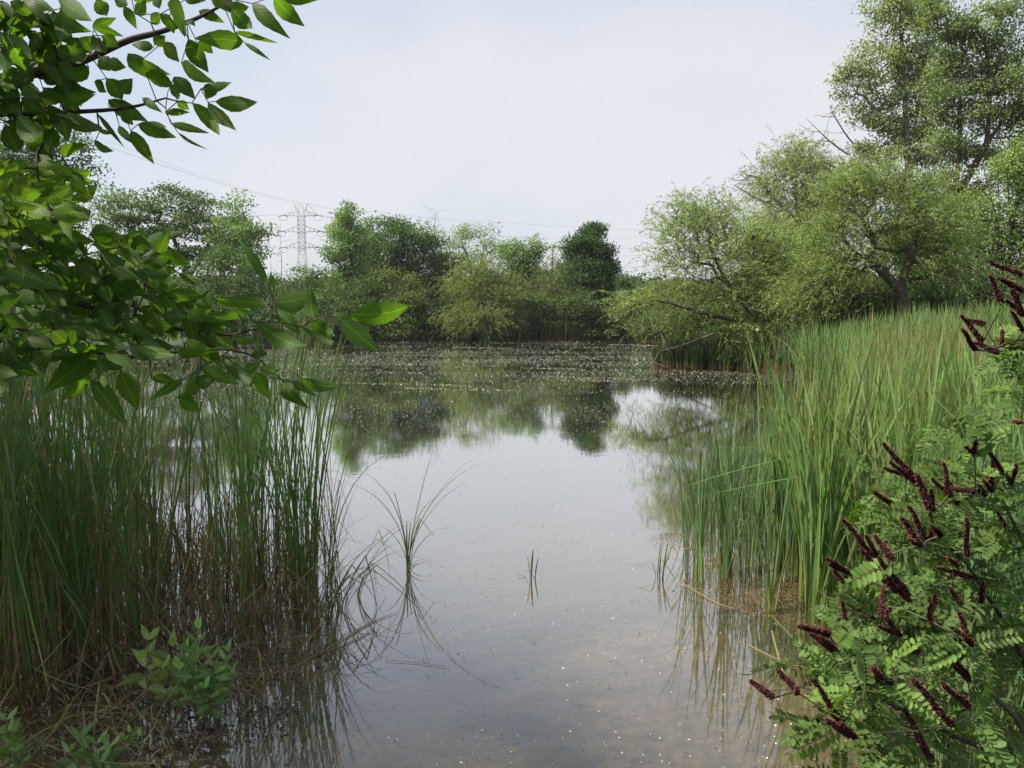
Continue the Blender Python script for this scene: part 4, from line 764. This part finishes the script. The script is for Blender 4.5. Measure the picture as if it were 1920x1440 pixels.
A_UP = """1420 20 1635 220 90;1540 -20 1715 150 105;1600 5 1790 0 45;1320 180 1565 243 36;1375 240 1525 342 30;1300 50 1420 160 95;1120 60 1265 130 60;1370 235 1090 215 110;1000 -10 1040 210 105;1060 220 1175 410 105;
1110 240 1200 300 70;1020 355 1210 465 85;915 240 1010 350 80;860 270 740 250 60;720 300 860 455 100;800 335 965 420 60;820 410 985 490 90;980 430 1100 560 90;960 480 1010 560 50;1130 500 1305 462 55;1200 470 1160 560 80;
1210 570 1448 573 92;1080 580 1235 760 85;1170 575 1330 735 75;1000 570 1065 620 55;930 630 1070 632 45;800 550 915 635 50;610 560 835 685 100;690 620 750 705 70;670 705 745 805 50;775 700 995 775 88;735 735 868 925 78;
960 695 1180 750 50;820 690 940 715 40;1000 745 1175 843 20;380 630 590 735 100;550 640 700 830 30;560 740 625 755 30;530 805 640 850 55;350 885 495 812 70;500 380 335 470 90;290 500 545 520 80;345 570 540 530 80;530 460 600 520 60;
600 440 690 560 100;680 520 745 440 90;520 150 655 100 60;330 0 520 120 105;360 60 520 180 110;440 290 535 200 90;520 200 600 300 70;530 160 695 205 50;700 35 770 165 60;580 200 670 265 80;760 80 820 0 70;850 130 895 70 60;870 -20 900 50 60;
900 80 970 180 60;870 250 930 200 70;600 350 710 380 80;560 320 620 400 90;480 230 350 330 110;470 350 380 250 90;300 260 150 200 110;330 230 200 120 110;250 330 100 300 110;160 260 60 350 110;180 380 60 460 100;260 400 330 480 100;
100 420 20 520 110;130 480 220 560 100;60 140 200 60 110;20 200 160 150 120;240 90 110 20 110;300 150 220 60 90;330 640 385 800 110;230 640 290 780 120;160 690 330 880 110;100 640 190 800 120;30 700 100 860 120;300 720 270 860 90;210 860 300 950 100;
60 940 160 900 100;20 560 120 640 110;200 560 90 620 100;540 0 600 90 90;640 -20 720 30 80;740 -10 880 0 60;1040 0 1160 5 50;1190 0 1260 30 60;1230 -10 1330 60 80;1270 60 1400 40 70;1050 120 1100 150 40;950 100 980 190 60"""
A_LO = """600 235 605 85 100;460 240 445 150 75;780 180 1020 97 80;890 220 950 80 70;690 190 795 95 80;890 240 1075 285 90;720 190 880 270 100;500 300 620 335 85;410 450 510 300 90;570 490 560 350 90;360 540 440 450 85;0 300 370 430 130;650 440 790 400 70;
820 440 1000 390 80;930 450 1090 530 130;1110 510 1200 430 90;1215 480 1440 540 60;1505 510 1210 480 80;1200 580 1440 550 65;1545 505 1785 460 130;1760 590 1745 400 90;1505 390 1330 130 55;1540 415 1520 330 40;1440 610 1725 740 115;1530 530 1690 690 100;
1745 610 1885 690 90;1980 570 2304 516 144;1920 600 2130 780 130;1870 570 2025 615 60;1700 640 1920 740 45;1000 330 1140 420 28;1200 560 1310 650 80;1100 660 1330 770 140;930 590 1000 720 90;750 640 870 690 110;640 620 745 665 80;400 640 620 700 80;
430 600 740 720 110;430 640 300 770 115;290 650 90 755 80;550 770 245 1010 160;505 900 350 1055 100;510 940 715 1200 115;680 890 780 1110 120;600 790 790 920 75;1025 935 840 1053 60;1110 880 985 1045 100;1000 1040 1125 1115 95;850 925 1000 950 60;
1100 960 1220 930 90;1130 870 1350 960 90;1250 800 1440 990 90;1440 900 1520 1050 100;1370 890 1460 850 75;1460 860 1585 900 75;1600 940 1790 1035 55;1600 950 1740 1100 95;1690 935 1940 965 78;1120 790 1230 810 80;1420 780 1510 790 60;0 830 230 920 90;
0 430 190 540 90;180 840 300 770 90;-20 880 150 905 60;1300 700 1460 720 60;400 270 560 290 60;240 130 300 260 100;100 80 220 190 100;20 60 110 130 90;330 60 440 20 90;250 0 330 120 100;860 300 1000 330 80;640 280 760 330 90;240 330 340 440 90;560 560 420 560 80;
120 560 300 600 90;820 560 940 600 90;980 760 1240 770 70;760 740 980 800 90;560 800 700 880 90;60 700 180 820 90;200 700 140 860 100;1050 590 1190 540 80"""
ash = empty('ash_tree', (-2.75, .75, .25), 'ash tree at the left edge whose leafy branches hang across the view', 'tree')
V, Q = tube(spline([(-2.75, .75, .1), (-2.7, .8, 1.2), (-2.85, 1.0, 2.6), (-3.2, 1.4, 3.6), (-3.7, 2.0, 4.4), (-4.3, 2.6, 5.0)], 6), np.linspace(.16, .05, 31), 10)
obj('trunk', V, Q, M_BARK, ash, smooth=True)
ASHC = (.058, .105, .022)
def p3(x, y, Y, oy=0): return at(x / 3, y / 3 + oy, Y)
BR = [  # name path (pixels of the whole photograph / depth), leaves, thickness
    ([(-900, 330, .95), (-300, 215, 1.15), (0, 152, 1.25), (60, 138, 1.27), (120, 122, 1.3), (160, 112, 1.32), (240, 76, 1.34), (300, 60, 1.35), (360, 38, 1.36), (405, 16, 1.37), (432, -2, 1.38)], .0085, A_UP, 0, 1.3, lambda y: y < 620),
    ([(-500, 250, 1.0), (-80, 218, 1.2), (62, 212, 1.3), (130, 210, 1.32), (205, 206, 1.34), (260, 198, 1.35), (310, 184, 1.36)], .005, A_UP, 0, 1.33, lambda y: y >= 520),
    ([(-800, 380, .9), (-200, 455, 1.02), (0, 508, 1.1), (60, 535, 1.12), (110, 557, 1.14), (160, 572, 1.16), (210, 588, 1.18), (262, 603, 1.2), (330, 616, 1.22), (372, 622, 1.22), (430, 628, 1.23), (485, 615, 1.24)], .0065, A_LO, 400, 1.15, lambda y: y < 640),
    ([(-500, 470, .9), (-100, 570, 1.0), (0, 598, 1.04), (30, 612, 1.05), (70, 628, 1.06), (130, 650, 1.07), (230, 668, 1.1), (330, 660, 1.12), (420, 655, 1.15), (480, 668, 1.18)], .0045, A_LO, 400, 1.1, lambda y: y >= 640)]
ra = np.random.default_rng(200); SEEN = set()
def parse(t): return [tuple(float(v) for v in q.split()) for q in t.replace('\n', '').split(';') if q.strip()]
pend = {0: [], 1: [], 2: [], 3: []}
paths3 = []
for bi, (path, th, txt, oy, Y0, test) in enumerate(BR): paths3.append(spline([at(*p) for p in path], 6))
def add_leaf(grp, bx, by, tx, ty, wz, oy, Y0, col=ASHC):
    s2 = [((p - [0, 0, HC]) @ np.array([1, 0, 0]), p) for p in []]
    b2 = np.array([bx / 3, by / 3 + oy]); best = None
    for bi in grp:
        path = BR[bi][0]; P = np.array([[p[0], p[1]] for p in path], float)
        for a, c, ya, yc in zip(P[:-1], P[1:], [p[2] for p in path][:-1], [p[2] for p in path][1:]):
            t = np.clip((b2 - a) @ (c - a) / ((c - a) @ (c - a)), 0, 1); d = np.linalg.norm(b2 - a - t * (c - a)); Yl = ya + (yc - ya) * t
            if best is None or d < best[0]: best = (d, bi, Yl)
    _, bi, Yl = best; Yb = Yl + ra.normal() * .035; L = math.hypot(tx - bx, ty - by) / 3 * Y0 / F
    b = p3(bx, by, Yb, oy); t = p3(tx, ty, Yb + ra.normal() * L * .38, oy); wid = .92 * wz / 3 / F * Yb; roll = ra.normal() * .35
    pend[bi].append((b, t, wid / max(.6, math.cos(roll)), roll, col))
for q in parse(A_UP): add_leaf((0, 1), *q, 0, 1.3)
for q in parse(A_LO): add_leaf((2, 3), *q, 400, 1.15)
# inner leaves close to the left edge, and a spray between the limbs with sunlit yellow put into its colour
for k in range(110):
    x = ra.random() ** 1.5 * 560 - 160; y = ra.random() * 720 - 20 if k < 95 else ra.random() * 330 - 20
    a = R(20 + 60 * ra.random()) if ra.random() < .75 else R(160 * ra.random()); L = 120 + 90 * ra.random()
    if x + L * math.cos(a) > 480 - .3 * y * 0 and y > 250: continue
    add_leaf((0, 1), x, y, x + L * math.cos(a), y + L * math.sin(a), 55 + 50 * ra.random(), 0, 1.3)
for k in range(120):
    x = ra.random() * 560 - 150; y = 930 + ra.random() * 340; a = R(-40 + 110 * ra.random()); L = 110 + 70 * ra.random()
    x = min(x, 420 - (y - 930) * -.3)
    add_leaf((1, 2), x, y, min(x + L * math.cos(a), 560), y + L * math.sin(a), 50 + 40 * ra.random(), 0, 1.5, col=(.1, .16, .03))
for k in range(230):
    x = ra.random() ** 1.2 * 1350 - 200; lo, hi = 60 + x * .1, 880 - x * .12; y = lo + (hi - lo) * ra.random(); a = R(-30 + 110 * ra.random()); L = 120 + 90 * ra.random()
    if x > 900 and (y < 420 or y > 760): continue
    add_leaf((2, 3), x, y, x + L * math.cos(a), y + L * math.sin(a), 60 + 50 * ra.random(), 400, 1.15)
for bi, (path, th, txt, oy, Y0, test) in enumerate(BR):
    P = paths3[bi]; sk = Skeleton([P], .035); m0 = len(P)
    Tt = np.array([q[0] for q in pend[bi]]); sk.reach(Tt, ra, low=12, up=0.0, bow=.06)
    rad = np.full(len(sk.p), .0007); acc = sk.radii(.0007, None, 2.6); rad = np.minimum(acc, .0022); rad[:m0] = np.linspace(th * 1.3, .0016, m0)
    V, Q = sk.limbs(rad, 6); br = obj('branch', V, Q, M_TWIG, ash, smooth=True)
    bag = Bag()
    for (b, t, wid, roll, col) in pend[bi]: leaflet(b, t, wid, roll, ra.normal() * .13, ra, bag, col, droop=.0, wave=.03)
    bag.build('foliage', M_ASH, br, smooth=True)
# the rest of the crown, above and outside the frame: it shades the near left
def ash_crown():
    r = np.random.default_rng(210); lobes = [((-5.0, 4.2, 3.5), (1.5, 1.3, 1.1)), ((-4.3, 2.7, 3.5), (1.2, 1.1, 1.1)), ((-6.1, 5.4, 3.3), (1.5, 1.2, 1.1)), ((-3.2, 1.3, 3.6), (.8, .8, .65)), ((-3.1, .4, 3.4), (.8, .7, .8)), ((-4.2, 1.2, 4.2), (1.1, 1.2, 1.0)), ((-7.4, 6.6, 3.4), (1.4, 1.2, 1.1)), ((-5.4, 2.8, 4.6), (1.4, 1.3, 1.1))]
    lobes = [(np.array(c), np.array(s)) for c, s in lobes]; sk = Skeleton([spline([(-2.85, 1.0, 2.6), (-3.2, 1.4, 3.6), (-3.7, 2.0, 4.4), (-4.3, 2.6, 5.0)], 4)], .5)
    T = pick_in_lobes(r, lobes, 330); pr = (T[:, 1] > .3) & (np.abs(T[:, 0]) / T[:, 1] < .8) & ((T[:, 2] - HC) / T[:, 1] < .62); T = T[~pr]
    sk.reach(T, r, 1); V, Q = sk.limbs(sk.radii(.006, .07), 5); obj('upper_branches', V, Q, M_BARK, ash, smooth=True)
    tips = np.array([sk.p[i] for i in sk.tips]); k = 46; P = np.repeat(tips, k, 0) + unit(r.normal(size=(len(tips) * k, 3))) * .42 * r.random((len(tips) * k, 1)) ** .5; q = len(P)
    D = unit(r.normal(size=(q, 3)) + [0, 0, -.5]); S = unit(np.cross(unit(r.normal(size=(q, 3)) * .6 + [0, 0, 1]), D)); bag = Bag()
    ok = ~((P[:, 1] > .2) & (np.abs(P[:, 0]) / P[:, 1] < .72) & ((P[:, 2] - HC) / P[:, 1] < .52)); P, D, S = P[ok], D[ok], S[ok]
    leaf_quads(P, D, S, .1, .045, np.array([ASHC]) * (1 + r.normal(size=(len(P), 1)) * .15), bag); bag.build('crown', M_SHR, ash)
ash_crown()

# ------------------------------------------------------------------ false indigo shrub at the right
def px5(x, y): return (1280 + x / 3, 960 + y / 3)
def px4(x, y): return (1280 + x / 3, 480 + y / 3)
S5 = """865 90 1090 270;1000 250 1180 430;785 255 930 340;870 350 1000 520;850 480 1090 600;670 580 820 690;690 725 850 775;870 760 1000 840;960 655 940 870;1050 600 1000 760;880 530 930 680;600 885 640 1010;400 965 510 1045;680 975 900 1190;745 1150 950 1260;
1280 1010 1520 1200;1235 1155 1400 1390;1520 930 1610 1100;1560 780 1610 940;1460 600 1600 700;1530 590 1620 740;1375 450 1390 610;1440 320 1620 370;1450 230 1550 310;1170 240 1270 480;1110 150 1180 270;1090 470 1120 580;1100 620 1220 690;980 1000 1190 955;
1020 870 1100 940;1200 80 1330 180;1220 0 1380 170;1370 20 1450 130;1560 -10 1600 250;1800 0 1840 130;1350 60 1400 170;1690 390 1680 520;1520 450 1590 560;1300 700 1320 790;1000 860 1110 930"""
S4 = """1770 0 1910 110;1740 100 1920 200;1715 135 1800 270;1790 240 1920 330;1560 370 1690 480;1530 420 1650 530;1640 545 1780 540;1660 350 1690 385;1750 450 1800 490;1815 350 1920 420;1725 1000 1800 1230;1170 1060 1320 1270;1150 1160 1260 1240;1060 1290 1240 1440;1330 1280 1390 1420;
1420 1190 1500 1340;1530 1260 1650 1330;1610 1060 1640 1110;1690 1150 1740 1310;1820 1170 1850 1300;1620 1230 1700 1340;1370 1330 1410 1440;1450 1300 1560 1400;1880 890 1900 940"""
rs = np.random.default_rng(300)
sroot = (1.75, 1.75, .12)
shrub = empty('false_indigo_shrub', sroot, 'false indigo shrub at the right edge with dark purple flower spikes and feathery leaves', 'shrub')
spk = []
for txt, fn in ((S5, px5), (S4, px4)):
    for a, b_, c, d in parse(txt):
        (tx, ty), (bx, by) = fn(a, b_), fn(c, d); Y = 1.3 + .2 * rs.random() + .25 * (bx > 1780) * rs.random() - .12 * (by > 1250)
        spk.append((at(bx, by, Y), at(tx, ty, Y + rs.normal() * .02)))
stems = []
for path in ([(1960, 1700, 1.7), (1890, 1450, 1.62), (1790, 1380, 1.55), (1690, 1330, 1.5), (1600, 1290, 1.45), (1530, 1270, 1.42)],
             [(1970, 1680, 1.72), (1930, 1400, 1.66), (1860, 1300, 1.6), (1780, 1210, 1.56), (1700, 1130, 1.54), (1640, 1070, 1.52)],
             [(1990, 1650, 1.75), (1960, 1350, 1.7), (1900, 1200, 1.65), (1840, 1100, 1.62), (1780, 1020, 1.6), (1730, 960, 1.6)],
             [(2010, 1650, 1.75), (2000, 1350, 1.7), (1950, 1100, 1.66), (1900, 980, 1.64), (1860, 900, 1.62)],
             [(2030, 1650, 1.76), (2060, 1200, 1.72), (2040, 900, 1.68), (1990, 720, 1.64), (1930, 640, 1.6), (1860, 655, 1.58)],
             [(2040, 1650, 1.76), (2100, 1150, 1.72), (2080, 800, 1.68), (2020, 600, 1.64), (1960, 540, 1.62), (1925, 520, 1.6)],
             [(1950, 1720, 1.6), (1850, 1560, 1.45), (1760, 1480, 1.38), (1690, 1440, 1.35), (1640, 1400, 1.34)],
             [(1980, 1700, 1.8), (1900, 1380, 1.85), (1840, 1180, 1.88), (1800, 1060, 1.88), (1770, 960, 1.85)]):
    P = spline([at(p[0], p[1], p[2] + .1) for p in path], 5); stems.append(np.vstack([np.array(sroot)[None] + rs.normal(size=3) * [.06, .06, 0], P]))
sb = np.array([s[0] for s in spk]); own = np.array([int(np.argmin([np.min(np.linalg.norm(st[3:] - b, axis=1)) for st in stems])) for b in sb])
def spike_mesh(r, L):
    """a dense curved spike of small purple florets on a stalk, built along +Z"""
    bag = Bag(); n = 900; t = np.linspace(0, 1, 9); ax = np.stack([.16 * L * np.sin(t * 1.6) ** 2, 0 * t, t * L], -1); V, Q = tube(ax, np.linspace(.0016, .0008, 9), 5); bag.add(V, Q, (.05, .03, .025))
    s = r.random(n) ** .9; az = r.random(n) * 6.283; c = np.stack([np.interp(s, t, ax[:, 0]), 0 * s, s * L], -1); ro = .0058 * (1 - .5 * s ** 2)
    rad = np.stack([np.cos(az), np.sin(az), .35 + 0 * az], -1); P = c + rad * (ro * .45 * r.random(n))[:, None]; D = unit(rad + r.normal(size=(n, 3)) * .25); S = unit(np.cross(D, unit(r.normal(size=(n, 3)))))
    colr = np.array([[.06, .018, .025], [.045, .014, .022], [.11, .03, .035], [.035, .015, .015]])[r.integers(4, size=n)]
    leaf_quads(P, D, S, ro * .8, .0036, colr, bag)
    k = 90; i = r.integers(n, size=k); leaf_quads(c[i] + rad[i] * (ro[i] * 1.1)[:, None], D[i], S[i], .0022, .0012, np.tile([[.2, .08, .03]], (k, 1)), bag)
    return make_mesh('flower_spike', *bag.out()[:2], M_SPIKE, bag.out()[2])
SPM = [spike_mesh(np.random.default_rng(310 + i), .1) for i in range(6)]
def compound(bagL, bagS, base, d, nrm, L, npair, r, col, ll=.024, lw=.0115):
    d = unit(d[None])[0]; side = unit(np.cross(d, nrm)[None])[0]; nrm = np.cross(side, d); t = np.linspace(0, 1, 8); bend = -.28 * L * t ** 2
    rach = base + d * (t * L)[:, None] + nrm * bend[:, None]; V, Q = tube(rach, .0007, 4); bagS.add(V, Q, (.1, .13, .05))
    f = np.linspace(.2, 1, npair + 1); n = len(f); P = base + d * (f * L)[:, None] + nrm * (-.28 * L * f ** 2)[:, None]
    for sg in (-1, 1):
        sz = (.75 + .4 * np.sin(f * 2.8)) * (.9 + .2 * r.random(n)); up = r.normal(size=n) * .22 + .05
        D = unit(side * sg * 1.0 + d * .42 + nrm * up[:, None]); S = unit(np.cross(D, nrm)); 
        if sg == 1: D[-1] = d
        K = 4; tt = np.linspace(0, 1, K + 1); pr = np.sqrt(np.clip(1 - (2 * tt - 1) ** 2, 0, 1)); pr[0] = .08; pr[-1] = .05
        mid = P[:, None] + D[:, None] * (ll * sz)[:, None, None] * (tt[None, :, None] * 1.0 + .06); w_ = (lw / 2 * sz)[:, None, None] * pr[None, :, None]
        V = np.stack([mid - S[:, None] * w_ + nrm * w_ * .35, mid, mid + S[:, None] * w_ + nrm * w_ * .35], 2).reshape(-1, 3)
        i = np.arange(K) * 3; q = np.concatenate([np.stack([i, i + 1, i + 4, i + 3], -1), np.stack([i + 1, i + 2, i + 5, i + 4], -1)])
        Q = (q[None] + (np.arange(n) * 3 * (K + 1))[:, None, None]).reshape(-1, 4); C = np.repeat(vary(r, np.array(col), n, .12, .04), 3 * (K + 1), 0); C[1::3] *= 1.25
        bagL.add(V, Q, C)
SHC = (.085, .14, .036)
def shrub_side(p):                                   # the shrub's outline slopes down towards the water
    return p[2] < np.interp(p[0] / p[1], [.28, .32, .40, .436, .46, .515, .56, .60, .645, .8], [.6, 1.1, 1.18, 1.36, 1.44, 1.52, 1.64, 1.74, 1.84, 1.95])
for si, st in enumerate(stems):
    mine = [s for s, o in zip(spk, own) if o == si]; sk = Skeleton([st], .05); m0 = len(st)
    extra = st[rs.integers(6, m0, size=26)] + rs.normal(size=(26, 3)) * [.09, .07, .08] + [-.03, 0, .03]
    extra = extra[[shrub_side(e) for e in extra]]
    tg = np.array([m[0] for m in mine]) if mine else np.zeros((0, 3)); T = np.vstack([tg, extra])
    sk.reach(T, rs, 4, up=.8, bow=.08); rad = np.minimum(sk.radii(.0011, None, 2.5), .006); rad[:m0] = np.linspace(.009, .0018, m0)
    V, Q = sk.limbs(rad, 6); so_ = obj('stem', V, Q, M_STEM if si % 2 else M_TWIG, shrub, smooth=True)
    for (b, t) in mine:
        k = int(rs.integers(6)); o = bpy.data.objects.new('flower_spike', SPM[k]); COL.objects.link(o); o.parent = so_
        d = Vector(t - b); q = d.to_track_quat('Z', 'Y'); o.rotation_mode = 'QUATERNION'; from mathutils import Quaternion
        if rs.random() < .5:                         # a shorter sister spike from the same shoot
            o2 = o.copy(); o2.data = SPM[(k + 1) % 6]; COL.objects.link(o2); o2.parent = so_; o2.rotation_mode = 'QUATERNION'
            d2 = d + Vector(rs.normal(size=3) * .3 * d.length); o2.rotation_quaternion = d2.to_track_quat('Z', 'Y'); o2.location = tuple(b - (t - b) * .12); f2 = .65 + .3 * rs.random(); o2.scale = (.95, .95, d.length / .1 * f2)
        roll = Quaternion((0, 0, 1), rs.random() * 6.28); o.rotation_quaternion = q @ roll; o.location = tuple(b); s = d.length / .1; w0 = 1.0 + .25 * rs.random(); o.scale = (w0, w0, s)
    bl, bs = Bag(), Bag(); P = np.array(sk.p); cand = P[m0 // 3:]; nl = [125, 105, 115, 115, 85, 72, 75, 100][si]
    for k in range(nl):
        b = cand[rs.integers(len(cand))] + rs.normal(size=3) * .006; d = rs.normal(size=3) * [.8, .6, .5] + [-.5, .12, .25]
        if not shrub_side(b + unit(d[None])[0] * .09): continue
        nrm = unit((rs.normal(size=3) * .45 + [0, -.35, 1])[None])[0]; L = .06 + .05 * rs.random(); yng = rs.random() < .2
        compound(bl, bs, b, d, nrm, L, int(7 + 4 * rs.random()), rs, (.11, .185, .035) if yng else SHC, ll=.014 + .006 * rs.random(), lw=.0075 + .003 * rs.random())
    V1, Q1, T1_ = bl.out(); V2, Q2, T2_ = bs.out(); Q2 = Q2 + len(V1)
    obj('foliage', np.vstack([V1, V2]), np.vstack([Q1, Q2]), M_SHR, so_, np.vstack([T1_, T2_]), True)

# ------------------------------------------------------------------ broadleaf plants in the mud, drifting seed
def herb(name, label, px, py, tops, Y_of=None, seed=1, ll=.085, lw=.022, col=(.12, .2, .065), step=.045):
    r = np.random.default_rng(seed); b0 = onwater(px, py); root = empty(name, b0, label, 'plant')
    for (tx, ty) in tops:
        b = b0 + r.normal(size=3) * [.03, .03, 0]; top = at(tx, ty, b0[1] + r.normal() * .04); P = spline([b, (b + top) / 2 + r.normal(size=3) * .015, top], 8)
        V, Q = tube(P, np.linspace(.0035, .0015, len(P)), 5); st = obj('stem', V, Q, M_STEM, root, smooth=True); bag = Bag(); L = np.linalg.norm(top - b); nn = int(L / step); a = r.random() * 6
        for i in range(nn):
            f = .3 + .7 * (i + 1) / nn; p = P[int(f * (len(P) - 1))]; a += 1.57 + r.normal() * .2
            for s in (0, math.pi):
                el = .25 + .7 * f ** 3 + r.normal() * .15; d = np.array([math.cos(a + s) * math.cos(el), math.sin(a + s) * math.cos(el), math.sin(el)]); q = ll * (.6 + .5 * math.sin(f * 2.6)) * (.85 + .3 * r.random())
                leaflet(p, p + d * q, lw * (q / ll) * 1.1, r.normal() * .5, .1, r, bag, np.array(col) * (1 + .5 * (f > .93)), K=6, droop=.25 * (1 - f * .6))
        bag.build('leaves', M_HERB, st, smooth=True)
herb('broadleaf_plant', 'broad-leaved plant with several leafy stems growing out of the mud', 380, 1360, [(372, 1180), (352, 1215), (398, 1235), (428, 1222), (330, 1250), (410, 1270), (385, 1290), (440, 1262)], seed=401)
herb('broadleaf_plant', 'larger-leaved yellowish plant touching the left of the leafy stemmed one', 300, 1350, [(278, 1200), (325, 1212), (300, 1245), (345, 1240)], seed=402, ll=.11, lw=.036, col=(.16, .22, .065), step=.07)
herb('broadleaf_plant', 'low leafy plant at the bottom edge beside the mud', 170, 1500, [(150, 1385), (180, 1395), (205, 1400), (130, 1410), (190, 1430)], seed=403, col=(.09, .16, .055))
herb('broadleaf_plant', 'upright plant in the bottom left corner', 20, 1470, [(12, 1350), (25, 1375), (-10, 1380), (30, 1410)], seed=404, ll=.075, col=(.09, .155, .045))
herb('water_sprout', 'small leafy sprouts low in the mud between the broadleaf plants and the reeds', 250, 1420, [(245, 1370), (262, 1380), (235, 1390)], seed=405, ll=.05, lw=.018)
def seed_tuft():
    r = np.random.default_rng(420); c = at(1420, 618, 3.2); n = 260; D = unit(r.normal(size=(n, 3))); S = unit(np.cross(D, r.normal(size=(n, 3)))); bag = Bag()
    leaf_quads(np.tile(c, (n, 1)), D, S, .004 + .005 * r.random(n), .0005, np.tile([[.75, .75, .75]], (n, 1)), bag)
    tag(bag.build('cottonwood_seed', M_FLUFF), 'white cottonwood seed tuft drifting in the air before the leaning willow', 'seed')
seed_tuft()

# ------------------------------------------------------------------ the hazy air
def haze():
    m, n, l, out = newmat('haze_air'); v = n.new('ShaderNodeVolumePrincipled'); v.inputs['Density'].default_value = .00026; v.inputs['Color'].default_value = (.86, .9, .95, 1); v.inputs['Anisotropy'].default_value = .2
    l.new(v.outputs[0], out.inputs['Volume']); x0, x1, y0, y1, z0, z1 = -1600, 1600, -70, 2600, -3, 60
    V = np.array([(x, y, z) for z in (z0, z1) for y in (y0, y1) for x in (x0, x1)], float)
    obj('haze', V, np.array([[0, 2, 3, 1], [4, 5, 7, 6], [0, 1, 5, 4], [2, 6, 7, 3], [0, 4, 6, 2], [1, 3, 7, 5]]), m, kind='stuff')
haze()
